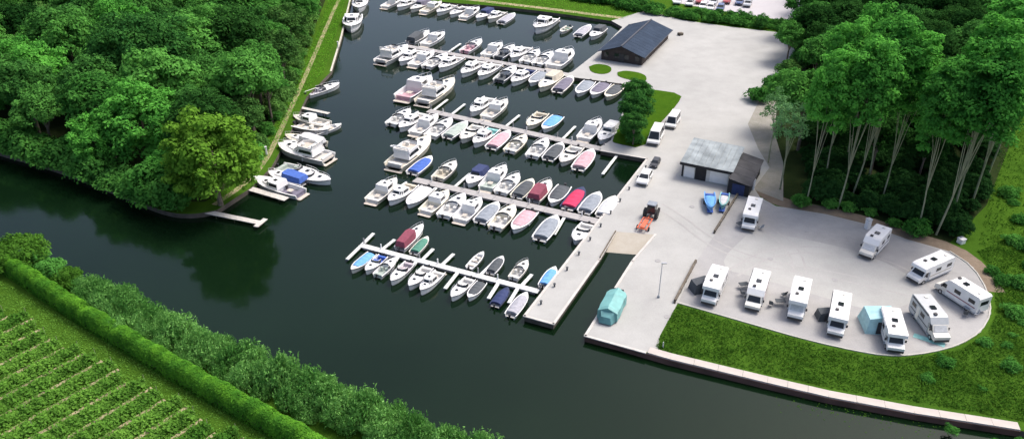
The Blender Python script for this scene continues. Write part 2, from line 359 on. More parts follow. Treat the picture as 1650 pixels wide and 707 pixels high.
# ------------------------------------------------------------------ boats
L0, W0 = 7.0, 2.6
TS = [0, .08, .2, .35, .5, .62, .74, .84, .92, .97, 1.0]
def hw(t, W=W0): return W / 2 * float(np.interp(t, [0, .1, .35, .6, .75, .86, .94, 1], [.88, .95, 1, .95, .8, .58, .32, .03]))
def sz(t, fb=.8): return fb * (.92 + .34 * t * t)
def hx(t, L=L0): return (t - .5) * L
def hull(L, W, fb, tdeck, floor=.25):
    mb = MB(); n = len(TS); rows = []
    for t in TS:
        w = hw(t, W); z = sz(t, fb); x = hx(t, L); wi = max(w - .16, .0); xi = min(x, L / 2 - .12)
        rows.append([(x, 0, -.35 * (1 - t * .5)), (x - .04 * L * t * t, w * .72, -.02), (x, w, z), (xi, wi, z), (xi, wi * .96, floor)])
    for sgn in (1, -1):
        vs = [(p[0], p[1] * sgn, p[2]) for r in rows for p in r]; fs = []
        for i in range(n - 1):
            for k in range(4):
                q = (i * 5 + k, (i + 1) * 5 + k, (i + 1) * 5 + k + 1, i * 5 + k + 1); fs.append(q if sgn > 0 else q[::-1])
        fs.append((0, 1, 2, 3, 4)); mb.add(vs, fs)
    return mb
def floor_(L, W, z):
    mb = MB(); ts = [t for t in TS if t < .95]
    vs = [(hx(t, L) + .02, s * (hw(t, W) - .18) * .96, z + .01) for t in ts for s in (1, -1)]
    mb.add(vs, [(2 * i, 2 * i + 1, 2 * i + 3, 2 * i + 2) for i in range(len(ts) - 1)])
    return mb
def deck(L, W, fb, t0, camber=.12, lift=.0, wf_=1):
    ts = [t0] + [t for t in TS if t > t0 + .01]; vs = []; fs = []
    for t in ts:
        w = max(hw(t, W) * wf_ - .05, .0); z = sz(t, fb) + .015 + lift; x = min(hx(t, L), L / 2 - .05)
        vs += [(x, w, z), (x, w * .5, z + camber * .7 * min(1, w)), (x, 0, z + camber * min(1, w)), (x, -w * .5, z + camber * .7 * min(1, w)), (x, -w, z)]
    for i in range(len(ts) - 1):
        for k in range(4): fs.append((i * 5 + k, i * 5 + k + 1, (i + 1) * 5 + k + 1, (i + 1) * 5 + k))
    o = len(vs); fl = [(i, ) for i in range(5)]
    vs += [(vs[0][0], vs[k][1], .26) for k in range(5)]
    fs += [(k, o + k, o + k + 1, k + 1) for k in range(4)]
    return MB().add(vs, fs)
def cover(L, W, fb, t0, t1, h=.35, seed=1):
    r = random.Random(seed); ts = [t0 + (t1 - t0) * i / 8 for i in range(9)]; vs = []; fs = []
    for i, t in enumerate(ts):
        w = max(.02, hw(t, W) - .2); z = sz(t, fb) + .03; e = math.sin(math.pi * min(1, max(.12, (i + .6) / 9.2))) ** .5
        hh = h * e * (1 if i % 2 == 0 else .82) * min(1, w / .7); x = min(hx(t, L), L / 2 - .1)
        for u, k in ((1, -.12), (.98, .04), (.7, .62), (.35, .9), (0, 1), (-.35, .9), (-.7, .62), (-.98, .04), (-1, -.12)):
            vs.append((x, w * u, z + (hh * k if k > 0 else k) + r.uniform(-.015, .015)))
    for i in range(8):
        for k in range(8): fs.append((i * 9 + k, i * 9 + k + 1, (i + 1) * 9 + k + 1, (i + 1) * 9 + k))
    fs += [tuple(range(9)), tuple(range(72, 81))[::-1]]
    return MB().add(vs, fs)
def cabin(root, L, W, fb, t0, t1, h, inb=.22, top_in=.14, sf=.5, sr=.1, m=None, base=None, tmid=None, name='cabin', glassf=True):
    """superstructure with raked front; adds windscreen, side windows, roof"""
    m = m or M['white']; tm = tmid if tmid is not None else t0 + (t1 - t0) * .7
    x0, xm, x1 = hx(t0, L), hx(tm, L), hx(t1, L); y0, ym, y1 = [max(.2, hw(t, W) - inb) for t in (t0, tm, t1)]
    z = (base if base is not None else sz(t0, fb)) ; zt = z + h
    bot = [(x0, -y0, z), (xm, -ym, z), (x1, -y1 * .8, z), (x1, y1 * .8, z), (xm, ym, z), (x0, y0, z)]
    top = [(x0 + sr, -y0 + top_in, zt), (xm - sf * .5, -ym + top_in, zt), (x1 - sf * 1.3, -y1 * .8 + top_in, zt - .04), (x1 - sf * 1.3, y1 * .8 - top_in, zt - .04), (xm - sf * .5, ym - top_in, zt), (x0 + sr, y0 - top_in, zt)]
    c = put(name, MB().frustum(bot, top), m, root)
    def patch(i, u0, u1, v0, v1):
        j = (i + 1) % 6; B0, B1, T0, T1 = map(Vector, (bot[i], bot[j], top[i], top[j]))
        def q(u, v): return B0.lerp(B1, u).lerp(T0.lerp(T1, u), v)
        return [q(u0, v0), q(u1, v0), q(u1, v1), q(u0, v1)]
    if glassf:
        put('windscreen', MB().slab(patch(2, .06, .94, .25, .88), .02), M['glass'], root)
        for i in (0, 4): put('side_window', MB().slab(patch(i, .08, .92, .38, .85), .02), M['glass'], root)
        for i in (1, 3): put('quarter_window', MB().slab(patch(i, .08, .92, .34, .86), .02), M['glass'], root)
    return bot, top, z, zt
def rail(root, L, W, fb, t0=.55, h=.45):
    mb = MB()
    for s in (1, -1):
        ts = [t0, .7, .85, .95]; pts = [(hx(t, L), s * (hw(t, W) - .08), sz(t, fb) + h) for t in ts] + [(L / 2 - .1, 0, sz(1, fb) + h)]
        mb.tube(pts, .025, 4)
        for p, t in zip(pts, ts): mb.tube([(p[0], p[1], sz(t, fb)), p], .02, 4)
    put('railing', mb, M['steel'], root)
def outboard(root, L, fb):
    mb = MB().box((-L / 2 - .22, 0, fb * .95), (.34, .32, .42), 0, .06).box((-L / 2 - .2, 0, .1), (.16, .12, .9))
    put('outboard_motor', mb, M['black'], root)
def platform(root, L, W):
    put('swim_platform', MB().box((-L / 2 - .3, 0, .18), (.62, W * .78, .08), 0, .12), M['teak'], root)
def screen(root, L, W, fb, t, h=.45):
    x = hx(t, L); w = hw(t, W) - .2; z = sz(t, fb) + .05
    b = [(x - .9, -w, z), (x - .1, -w * .85, z), (x + .25, -w * .35, z), (x + .25, w * .35, z), (x - .1, w * .85, z), (x - .9, w, z)]
    tp = [(p[0] - .28, p[1] * .92, p[2] + h) for p in b]; mb = MB()
    for i in range(5): mb.slab([b[i], b[i + 1], tp[i + 1], tp[i]], .02)
    put('windscreen', mb, M['glass'], root)
    f = MB().tube(tp, .03, 4); put('windscreen_frame', f, M['white'], root)
def base_boat(name, L, W, fb, tdeck, floor=.25, hm=None):
    r = thing(name, (0, 0, 0), 0, 'x', 'boat')
    put('hull', hull(L, W, fb, tdeck, floor), hm or M['white'], r)
    put('cockpit_floor', floor_(L, W, floor), M['sole'], r)
    st = MB()
    for s in (1, -1):
        st.tube([(hx(t, L), s * (hw(t, W) + .012), sz(t, fb) - .10) for t in TS[:-1]], .035, 4)
    put('rubbing_strake', st, M['black'], r)
    return r
BT = {}
# open-cockpit cruiser
r = base_boat('motor_cruiser', 7, 2.6, .85, .5); put('foredeck', deck(7, 2.6, .85, .5, .2), M['white'], r); screen(r, 7, 2.6, .85, .52)
put('helm_seat', MB().box((-.9, -.55, .62), (.5, .5, .7), 0, .06), M['seat'], r); put('helm_seat', MB().box((-.9, .55, .62), (.5, .5, .7), 0, .06), M['seat'], r)
put('stern_bench', MB().box((-3.0, 0, .5), (.55, 1.8, .5), 0, .06), M['seat'], r); put('deck_hatch', MB().box((1.5, 0, 1.18), (.55, .55, .05), 0, .05), M['glass'], r)
rail(r, 7, 2.6, .85); outboard(r, 7, .85); BT['C'] = r
# hardtop cabin boat
r = base_boat('cabin_boat', 7.6, 2.7, .95, .45); put('foredeck', deck(7.6, 2.7, .95, .42, .15), M['white'], r)
b, t, z, zt = cabin(r, 7.6, 2.7, .95, .40, .74, .95, sf=.45)
b2_, t2_, z2, zt2 = cabin(r, 7.6, 2.7, .95, .66, .88, .35, inb=.4, sf=.2, name='cabin_front', glassf=False)
put('roof_hatch', MB().box((.35, 0, zt + .02), (.5, .5, .06), 0, .05), M['glass'], r); put('deck_hatch', MB().box((2.1, 0, zt2 + .0), (.45, .45, .06), 0, .05), M['glass'], r)
put('stern_bench', MB().box((-3.3, 0, .5), (.55, 1.9, .5), 0, .06), M['seat'], r); put('cockpit_table', MB().box((-2.0, .0, .75), (.8, .7, .05), 0, .05), M['teak'], r)
rail(r, 7.6, 2.7, .95); platform(r, 7.6, 2.7); BT['H'] = r
# covered boat
r = base_boat('covered_boat', 6.5, 2.5, .75, .6); put('foredeck', deck(6.5, 2.5, .75, .74, .08), M['white'], r)
put('cover', cover(6.5, 2.5, .75, .09, .80, .40), M['cov_grey'], r); outboard(r, 6.5, .75); BT['V'] = r
# cruiser with cockpit tent
r = base_boat('tented_cruiser', 7.5, 2.7, .9, .5); put('foredeck', deck(7.5, 2.7, .9, .46, .2), M['white'], r)
cabin(r, 7.5, 2.7, .9, .46, .86, .38, inb=.35, sf=.35, name='cabin_trunk', glassf=False)
tb = [(-3.6, -1.05), (-.3, -1.15), (.45, -.8), (.45, .8), (-.3, 1.15), (-3.6, 1.05)]
put('cockpit_tent', MB().frustum([(x, y, .85) for x, y in tb], [(x * .9 - .15, y * .78, 1.95 if x > -2 else 1.7) for x, y in tb]), M['cov_blue'], r)
put('windscreen', MB().slab([(.47, -.7, 1.1), (.47, .7, 1.1), (.27, .6, 1.7), (.27, -.6, 1.7)], .05), M['glass'], r)
put('deck_hatch', MB().box((1.6, 0, 1.32), (.5, .5, .06), 0, .05), M['glass'], r); rail(r, 7.5, 2.7, .9); outboard(r, 7.5, .9); BT['T'] = r
# small open boat
r = base_boat('open_boat', 5, 1.9, .6, .8); put('foredeck', deck(5, 1.9, .6, .8, .05), M['white'], r)
for x in (-1.6, -.3, .9): put('thwart', MB().box((x, 0, .42), (.35, 1.55, .06)), M['teak'], r)
outboard(r, 5, .6); put('console', MB().box((.2, -.3, .6), (.4, .5, .6), 0, .05), M['offwhite'], r); BT['O'] = r
# flybridge motor yacht
r = base_boat('motor_yacht', 12, 4.0, 1.35, .4, .7); put('foredeck', deck(12, 4.0, 1.35, .38, .2), M['white'], r); r_ = r
b, t, z, zt = cabin(r, 12, 4.0, 1.35, .2, .66, 1.15, inb=.45, top_in=.22, sf=1.1)
cabin(r, 12, 4.0, 1.35, .6, .86, .4, inb=.8, sf=.3, name='cabin_front', glassf=False)
fb_ = MB(); ring = [(-3.4, -1.35), (-.6, -1.35), (.5, -.8), (.5, .8), (-.6, 1.35), (-3.4, 1.35)]
for i in range(6):
    a, c_ = ring[i], ring[(i + 1) % 6]; dx, dy = c_[0] - a[0], c_[1] - a[1]
    fb_.box(((a[0] + c_[0]) / 2, (a[1] + c_[1]) / 2, zt + .25), (math.hypot(dx, dy) + .05, .1, .5), math.atan2(dy, dx))
put('flybridge_coaming', fb_, M['white'], r); put('flybridge_floor', MB().box((-1.6, 0, zt + .03), (3.4, 2.4, .05)), M['teak'], r)
put('flybridge_seat', MB().box((-2.7, 0, zt + .3), (.7, 2.2, .45), 0, .06), M['seat'], r); put('helm_seat', MB().box((-.6, .4, zt + .35), (.5, .6, .6), 0, .06), M['seat'], r)
put('flybridge_windscreen', MB().slab([(.53, -.75, zt + .5), (.53, .75, zt + .5), (.3, .68, zt + .85), (.3, -.68, zt + .85)], .03), M['glass'], r)
put('radar_arch', MB().tube([(-3.3, -1.45, zt - .1), (-3.6, -1.3, zt + 1.1), (-3.6, 1.3, zt + 1.1), (-3.3, 1.45, zt - .1)], .13, 6), M['white'], r)
put('radar_dome', MB().tube([(-3.6, 0, zt + 1.15), (-3.6, 0, zt + 1.4)], [.3, .22], 10), M['white'], r)
put('aft_deck', MB().box((-5.0, 0, .85), (1.8, 2.8, .06)), M['teak'], r); put('deck_hatch', MB().box((3.2, 0, 1.98), (.6, .6, .06), 0, .05), M['glass'], r)
put('stern_bench', MB().box((-5.5, 0, 1.1), (.6, 2.4, .5), 0, .06), M['seat'], r)
rail(r, 12, 4.0, 1.35, .45, .55); platform(r, 12, 4.0); BT['F'] = r
BL = {'C': 7, 'H': 7.6, 'V': 6.5, 'T': 7.5, 'O': 5, 'F': 12}; BW = {'C': 2.6, 'H': 2.7, 'V': 2.5, 'T': 2.7, 'O': 1.9, 'F': 4}

ORD = ['first', 'second', 'third', 'fourth', 'fifth', 'sixth', 'seventh', 'eighth', 'ninth', 'tenth', 'eleventh', 'twelfth', 'thirteenth', 'fourteenth', 'fifteenth', 'sixteenth', 'seventeenth', 'eighteenth', 'nineteenth', 'twentieth', 'twenty-first', 'twenty-second', 'twenty-third', 'twenty-fourth']
DESC = {'C': 'white open-cockpit cruiser', 'H': 'white cabin boat', 'V': 'white boat under {c} cover', 'T': 'white cruiser with {c} cockpit tent', 'O': 'small open boat', 'F': 'large white flybridge yacht'}
def boat(x, y, typ, L, col, rz, label, group, hullm=None, wscale=1.1):
    s = L / BL[typ]; k = s ** .35 if abs(s - 1) < .5 else s
    mats = {}
    if col and typ in 'VT': mats = {'cover': M['cov_' + col], 'cockpit_tent': M['cov_' + col]}
    elif col: mats = {'cockpit_floor': M['cov_' + col], 'stern_bench': M['cov_' + col], 'helm_seat': M['cov_' + col]}
    if hullm: mats['hull'] = M[hullm]; mats['foredeck'] = M[hullm]
    elif rnd.random() < .22: mats['hull'] = mats['foredeck'] = M[rnd.choice(['offwhite', 'cream'])]
    return dup(BT[typ], (x, y, rnd.uniform(-.04, .02)), rz, label, group, (s, k * wscale, k), mats)
JET = {}; WS = {'1': .82, '2': 1.12, '3': 1.14, '4': 1.16}
def jetty(key, nice, a, b, w, fingers, dark=False, z=.45):
    A, B = at(*a, z), at(*b, z); mid = (A + B) / 2; d = (B - A); az = math.atan2(d.y, d.x); L = d.length
    jm = M.setdefault('jet' + str(dark), mat('jetty_boards' + ('_grey' if dark else '_pale'), (.34, .33, .325) if dark else (.56, .57, .56), .85, 0, .14, 1.5))
    r = thing('jetty', (mid.x, mid.y, 0), az, nice[0], 'jetty', 'floating jetties in the marina')
    n = max(2, int(L / 3)); me = MB().box((0, 0, 0), (L / n - .05, w, .12), 0, .02).mesh('deck_section'); me.materials.append(jm)
    for i in range(n):
        o = link('deck_section', me, None, r); o.location = (-L / 2 + (i + .5) * L / n, 0, z - .06)
    for i in range(1, n, 3): put('power_post', MB().box((-L / 2 + i * L / n, w * .36, z + .4), (.16, .16, .8), 0, .03), M['white'], r)
    fl = MB()
    for i in range(n): fl.box((-L / 2 + (i + .5) * L / n, 0, z - .33), (L / n * .75, w * .86, .42))
    put('floats', fl, M.setdefault('float', mat('grey_float', (.22, .22, .22), .8)), r)
    inv = Matrix.Rotation(-az, 3, 'Z')
    for fa, fbb in fingers:
        p, q = inv @ (at(*fa, z) - mid), inv @ (at(*fbb, z) - mid); dd = q - p; a_ = math.atan2(dd.y, dd.x)
        f = put('finger_pontoon', MB().box(((p.x + q.x) / 2, (p.y + q.y) / 2, z - .10), (dd.length, .5, .14), a_, .02), M.setdefault('fing', mat('pale_finger_boards', (.62, .64, .62), .85, 0, .12, 1.5)), r)
    for i in range(0, n + 1, 3): put('mooring_pile', MB().tube([(-L / 2 + i * L / n, w / 2 + .12, -.5), (-L / 2 + i * L / n, w / 2 + .12, 1.3)], .11, 6), M.setdefault('pile', mat('pile_steel', (.3, .3, .31), .6, .2)), r)
    JET[key] = (A, B, w); return r
def row(key, side, items, jname, gname):
    """berth boats perpendicular along one side; positions relax so neighbours keep clear"""
    A, B, jw = JET[key]; u = (B - A).normalized(); u.z = 0; D = Vector((math.cos(BOAT_AZ), math.sin(BOAT_AZ), 0)); nrm = Vector((-u.y, u.x, 0))
    if nrm.dot(D) < 0: nrm = -nrm
    if side == 'near': nrm = -nrm
    its = []; fs_ = {'1': .84, '2': 1.0, '3': 1.12, '4': 1.2}[key]
    items = [(q[0], q[1], q[2], q[3] * fs_) + tuple(q[4:]) for q in items]
    for it in items:
        px, py, typ, L, col = it[:5]; p = at(px, py, .7); s = (p - A).dot(u); k = L / BL[typ]; wd = BW[typ] * (k ** .35 if abs(k - 1) < .5 else k) * WS[key]
        its.append([s, wd, it, (p - A).dot(nrm)])
    its.sort(key=lambda q: q[0]); want = [q[0] for q in its]
    for _ in range(200):
        for i in range(len(its) - 1):
            need = (its[i][1] + its[i + 1][1]) / 2 + .08; gap = its[i + 1][0] - its[i][0]
            if gap < need: e = (need - gap) / 2; its[i][0] -= e; its[i + 1][0] += e
    for i, (s, wd, it, off) in enumerate(its):
        px, py, typ, L, col = it[:5]; hm = it[5] if len(it) > 5 else None
        dist = max(off, jw / 2 + L / 2 + .45 + (.6 if typ in 'HF' else .3)); dist = min(dist, jw / 2 + L / 2 + 1.2)
        c = A + u * s + nrm * dist; bow_out = rnd.random() < (.8 if side == 'far' else .45)
        rz = BOAT_AZ + (0 if (side == 'far') == bow_out else math.pi) + rnd.uniform(-.04, .04)
        # keep the boat clear of the jetty along its own axis
        ds = DESC[typ].format(c=col)
        if typ in 'CHO' and col: ds += ' with ' + col + ' seats'
        boat(c.x, c.y, typ, L, col, rz, wscale=WS[key], hullm=hm, group=gname, label=f"{ds}, {ORD[i]} from left, {side} side of {jname} jetty")

jetty('1', ['pale floating jetty nearest the camera, with many short white fingers'], (583, 395), (868, 469), 1.0,
      [((602, 375), (559, 417)), ((636, 385), (612, 404)), ((698, 400), (678, 420)), ((731, 408), (711, 427)), ((792, 425), (772, 444)), ((857, 441), (838, 462)),
       ((739, 436), (717, 464)), ((805, 452), (787, 480)), ((835, 462), (820, 487)), ((644, 410), (622, 440)), ((672, 419), (665, 428))])
row('1', 'far', [(655, 389, 'T', 8.5, 'maroon'), (674, 397, 'V', 5.5, 'green'), (761, 424, 'O', 5.2, 'pale grey'), (793, 433, 'V', 5.2, 'charcoal'), (829, 445, 'C', 5.6, None), (884, 446, 'V', 5.8, 'sky blue')], 'nearest', 'boats on the nearest jetty')
row('1', 'near', [(592, 413, 'V', 6.3, 'sky blue'), (607, 420, 'C', 5.6, 'blue'), (627, 425, 'C', 5.6, 'sage'), (652, 432, 'C', 6.6, 'mauve'), (682, 440, 'C', 6.6, None), (701, 444, 'H', 6.6, None), (749, 460, 'C', 6.4, None),
                  (767, 461, 'V', 5.2, 'charcoal'), (809, 475, 'V', 5, 'navy', 'navyhull'), (842, 480, 'V', 6.4, 'lavender')], 'nearest', 'boats on the nearest jetty')
jetty('2', ['grey floating jetty, second from the camera, with a red covered boat alongside'], (668, 289), (965, 357), 1.7, [((757, 279), (733, 300)), ((909, 350), (893, 377)), ((866, 342), (850, 362)), ((703, 302), (688, 316))], True)
row('2', 'far', [(632, 271, 'F', 13, None), (678, 266, 'V', 7, 'blue'), (715, 278, 'C', 6.8, 'beige', 'offwhite'), (776, 287, 'T', 6.8, 'navy'), (801, 292, 'H', 8.6, 'sage'), (823, 300, 'C', 7.2, None), (845, 308, 'V', 6.6, 'charcoal'),
                 (871, 308, 'T', 7.2, 'maroon'), (890, 317, 'V', 7, 'charcoal'), (916, 322, 'V', 7.4, 'red', 'navyhull'), (941, 331, 'V', 7, 'grey'), (967, 336, 'V', 6.8, 'pale grey')], 'second', 'boats on the second jetty')
row('2', 'near', [(633, 299, 'H', 8, None), (655, 304, 'H', 7.4, 'beige'), (678, 308, 'V', 7.2, 'white'), (719, 321, 'H', 7.4, None), (746, 328, 'C', 7.6, None), (765, 332, 'H', 7.4, None), (789, 335, 'V', 6.6, 'grey'), (809, 342, 'C', 7.4, None, 'cream'),
                  (838, 350, 'V', 7, 'pink'), (886, 363, 'V', 7.4, 'grey'), (938, 374, 'C', 6, None)], 'second', 'boats on the second jetty')
jetty('3', ['grey floating jetty, third from the camera, joining the quay at the triangular lawn'], (690, 178), (970, 240), 1.8, [((721, 160), (699, 177)), ((749, 167), (725, 186)), ((837, 185), (814, 204)), ((927, 203), (906, 224)), ((994, 250), (971, 280)), ((848, 215), (828, 236))], True)
row('3', 'far', [(628, 187, 'F', 12.5, None), (674, 151, 'H', 11, 'pink'), (770, 174, 'H', 8.6, None), (799, 177, 'H', 8.6, None), (861, 195, 'C', 7.2, 'beige', 'cream'), (888, 198, 'V', 7, 'sky blue'), (954, 213, 'H', 8.4, None), (981, 208, 'T', 8, 'pale grey')], 'third', 'boats on the third jetty')
row('3', 'near', [(644, 201, 'C', 7, None), (668, 200, 'H', 8.2, None), (686, 202, 'H', 8.2, None), (708, 205, 'C', 8, None), (735, 208, 'V', 7, 'sage'), (750, 215, 'C', 7, None), (775, 219, 'H', 7.6, 'turquoise'), (799, 220, 'V', 7.2, 'pink'),
                  (834, 231, 'C', 6.6, None, 'cream'), (873, 239, 'C', 7, None), (895, 243, 'V', 6.4, 'charcoal'), (919, 247, 'C', 7.2, None), (942, 254, 'V', 7.4, 'pink')], 'third', 'boats on the third jetty')
jetty('4', ['grey floating jetty farthest from the camera, joining the quay by the barn'], (655, 74), (915, 120), 1.8, [((742, 70), (722, 84)), ((998, 136), (977, 156))], True)
row('4', 'far', [(680, 58, 'T', 8, 'charcoal'), (707, 60, 'H', 8.4, None), (766, 72, 'C', 8, 'pink'), (797, 80, 'H', 7.8, None), (820, 83, 'C', 7.8, 'charcoal'), (840, 82, 'H', 8.4, None), (861, 88, 'C', 7.6, None), (881, 92, 'C', 7.8, None), (906, 97, 'H', 9.6, None)], 'farthest', 'boats on the farthest jetty')
row('4', 'near', [(641, 87, 'F', 10, None), (663, 92, 'H', 8.8, None), (686, 93, 'H', 8.4, None), (707, 95, 'C', 8.2, None), (731, 99, 'H', 8.2, None), (766, 107, 'H', 8.8, None), (789, 113, 'H', 8.4, None), (817, 119, 'C', 8, 'charcoal'), (846, 123, 'H', 8.4, 'navy'),
                  (867, 126, 'V', 7, 'grey'), (887, 128, 'T', 8.8, 'beige', 'cream'), (911, 134, 'V', 8, 'purple'), (947, 144, 'V', 7.4, 'grey'), (966, 143, 'V', 7.2, 'purple'), (983, 144, 'V', 7, 'charcoal')], 'farthest', 'boats on the farthest jetty')
# boats on the far bank
FB = [(634, 4, 'H', 8.5, None), (655, 7, 'H', 8.5, None), (676, 10, 'T', 8.5, 'purple'), (697, 12, 'H', 9, None), (718, 15, 'H', 8.5, None), (739, 18, 'C', 8.5, None), (759, 21, 'H', 8.5, None), (780, 24, 'T', 8, 'navy'), (799, 26, 'H', 8, None), (818, 29, 'V', 7.8, 'lavender'), (877, 41, 'H', 10.5, None), (911, 46, 'O', 5.5, 'green'), (941, 49, 'V', 8, 'lavender'), (962, 53, 'T', 8, 'charcoal')]
for i, (px, py, ty, L, c) in enumerate(FB):
    p = at(px, py, .8); ds = DESC[ty].format(c=c)
    boat(p.x, p.y, ty, L * 1.18, c, BOAT_AZ + (math.pi if i % 3 else 0), f"{ds}, {ORD[i]} from left along the far grassy bank", 'boats moored at the far bank', 'offwhite' if ty == 'O' else None)
# boats on the left bank
d = at(554, 61, .7) - at(569, 0, .7); azL = math.atan2(d.y, d.x)
LBk = [(588, -14, 'H', 11, None, azL, 'white cabin boat at the left bank, partly cut by the top edge'), (580, 8, 'F', 12, None, azL, 'large white yacht moored lengthwise at the left bank, at the top edge'),
       (568, 38, 'H', 13, None, azL, 'long white cabin boat moored lengthwise at left bank, below the top yacht')]
d = at(463, 320, .5) - at(404, 304, .5); azP = math.atan2(d.y, d.x)
LBk += [(521, 143, 'C', 8.5, 'lavender', BOAT_AZ - .35, 'white open cruiser with lavender seats, alone above the left bank piers'),
        (500, 194, 'H', 8.5, None, azP + math.pi, 'white cabin boat between the two small bank piers on the left'),
        (503, 205, 'O', 8, 'pale grey', azP, 'slim pale open boat just below the two small bank piers'),
        (490, 226, 'T', 9, 'pale grey', azP + math.pi, 'white cruiser with pale tent, uppermost of the big pair at left bank'),
        (489, 246, 'F', 11.5, None, azP + math.pi, 'largest white yacht among the left bank berths'),
        (482, 275, 'C', 9, 'sage', azP, 'white open cruiser with greenish seats in the lowest left bank cluster'),
        (462, 285, 'T', 8, 'blue', azP + math.pi, 'white cruiser with blue tent in the lowest left bank cluster'),
        (527, 206, 'O', 6.5, 'pale grey', azP + 1.2, 'small open boat tied across the outer end of the bank piers'),
        (486, 236, 'C', 8.5, None, azP + math.pi, 'white open cruiser squeezed between the big pair at left bank'),
        (503, 284, 'C', 8, None, azP, 'outermost white open cruiser of the lowest left bank cluster'),
        (432, 292, 'V', 7.5, 'white', azP + math.pi, 'white boat under white cover, closest to shore in the lowest left cluster'),
        (449, 301, 'H', 9.5, 'purple', azP + math.pi, 'white cabin boat beside the lower wooden bank pier on the left')]
for px, py, ty, L, c, az, lab in LBk:
    p = at(px, py, .8); boat(p.x, p.y, ty, L, c, az, lab, 'boats moored at the left bank', None, 1.15)
for k in BT: drop(BT[k])
pm = mat('weathered_pier_boards', (.50, .48, .45), .9, 0, .15, 2)
for a, b, wd, lab in (((478, 172), (530, 183), .9, 'short weathered pier on left bank, above the white cabin boat'), ((470, 202), (515, 213), .7, 'short low pier on left bank, below the white cabin boat'),
                      ((400, 303), (462, 321), 1.3, 'weathered wooden pier below the lowest cluster of left bank boats'), ((322, 339), (420, 359), 1.1, 'long isolated pier at the tip of the wooded bank')):
    A, B = at(*a, .6), at(*b, .6); d = B - A; mid = (A + B) / 2; az = math.atan2(d.y, d.x); L = d.length
    r = thing('pier', (mid.x, mid.y, 0), az, lab, 'pier', 'small piers on the left bank'); n = int(L / 1.1)
    me = MB().box((0, 0, 0), (L / n - .04, wd, .08)).mesh('deck_board'); me.materials.append(pm)
    for i in range(n): link('deck_board', me, None, r).location = (-L / 2 + (i + .5) * L / n, 0, .6 + rnd.uniform(-.01, .01))
    ps = MB()
    for i in range(0, n + 1, 3):
        for s in (1, -1): ps.tube([(-L / 2 + i * L / n, s * wd * .42, -.8), (-L / 2 + i * L / n, s * wd * .42, .55)], .09, 6)
    put('posts', ps, M['bank'], r)
    if 'isolated' in lab: put('end_crosspiece', MB().box((L / 2, 0, .62), (.8, 2.6, .12)), pm, r)
# gangway-like walkway at jetty 4 root handled by quay; davit platform of the big yacht
p = at(648, 240, 1.0); r = thing('mooring_gantry', (p.x, p.y, 0), azP, 'white T-shaped mooring gantry behind the big yacht on second jetty', 'gantry')
put('beam', MB().box((0, 0, 1.1), (5, .5, .12)), M['white'], r); put('leg', MB().tube([(-2, 0, -.6), (-2, 0, 1.1)], .1), M['steel'], r); put('leg', MB().tube([(2, 0, -.6), (2, 0, 1.1)], .1), M['steel'], r)

# ------------------------------------------------------------------ vehicles
def wheels(root, xs, w, rad=.34):
    for x in xs:
        for s in (1, -1):
            t = put('wheel', MB().tube([(x, s * (w / 2 - .18), rad), (x, s * (w / 2 + .03), rad)], rad, 14), M['rubber'], root)
            put('rim', MB().tube([(x, s * (w / 2 + .02), rad), (x, s * (w / 2 + .045), rad)], rad * .6, 10), M['steel'], t)
def camper(name, prof, cabprof, paint):
    r = thing(name, (0, 0, 0), 0, 'x', 'motorhome'); W = 2.3
    put('body', MB().prism(prof, W), paint, r); put('cab', MB().prism(cabprof, 1.98), paint, r)
    put('windscreen', MB().slab([(2.80, -.85, 1.32), (2.80, .85, 1.32), (2.28, .75, 1.98), (2.28, -.75, 1.98)], .06), M['glass'], r)
    for s in (1, -1):
        q = [(1.75, s * .99, 1.3), (2.62, s * .99, 1.3), (2.25, s * .99, 1.9), (1.75, s * .99, 1.9)]
        put('cab_window', MB().slab(q if s < 0 else q[::-1], .02), M['glass'], r)
        for x0, x1 in ((-2.9, -1.9), (-.6, .4)):
            q = [(x0, s * 1.15, 1.6), (x1, s * 1.15, 1.6), (x1, s * 1.15, 2.15), (x0, s * 1.15, 2.15)]
            put('side_window', MB().slab(q if s < 0 else q[::-1], .03), M['glass'], r)
        put('stripe', MB().box((-.8, s * 1.155, 1.15), (4.6, .012, .14)), M['cov_grey'], r)
        put('mirror', MB().box((2.35, s * 1.2, 1.5), (.12, .22, .35), 0, .02), M['black'], r)
        put('headlight', MB().box((3.42, s * .72, .85), (.12, .3, .2), 0, .02), M['steel'], r)
    put('rear_window', MB().slab([(-3.45, .7, 1.6), (-3.45, -.7, 1.6), (-3.45, -.7, 2.2), (-3.45, .7, 2.2)], .03), M['glass'], r)
    put('door', MB().box((-1.25, -1.17, 1.4), (.62, .02, 1.75)), M['offwhite'], r)
    put('roof_hatch', MB().box((-.2, 0, 2.95), (.75, .7, .12), 0, .05), M['glass'], r)
    put('roof_hatch', MB().box((-2.5, .2, 2.95), (.42, .42, .10), 0, .05), M['offwhite'], r)
    put('roof_vent', MB().box((1.2, -.35, 2.97), (.42, .42, .14), 0, .05), M['black'], r)
    put('awning_box', MB().box((-.9, -1.2, 2.72), (4.2, .12, .16)), M['cov_pale grey'], r)
    put('bumper', MB().box((3.5, 0, .52), (.16, 1.9, .28), 0, .04), M['black'], r); put('skirt', MB().box((-.6, 0, .42), (5.4, 2.2, .25)), M['cov_grey'], r)
    wheels(r, (2.45, -1.9), 2.0); return r
cabp = [(1.4, .45), (3.52, .45), (3.5, 1.05), (2.85, 1.28), (2.25, 2.05), (1.4, 2.05)]
V = {}
V['alcove'] = camper('motorhome', [(-3.45, .55), (1.6, .55), (1.6, 2.06), (2.5, 2.08), (2.92, 2.3), (2.8, 2.72), (2.4, 2.88), (-3.25, 2.9), (-3.45, 2.7)], cabp, M['white'])
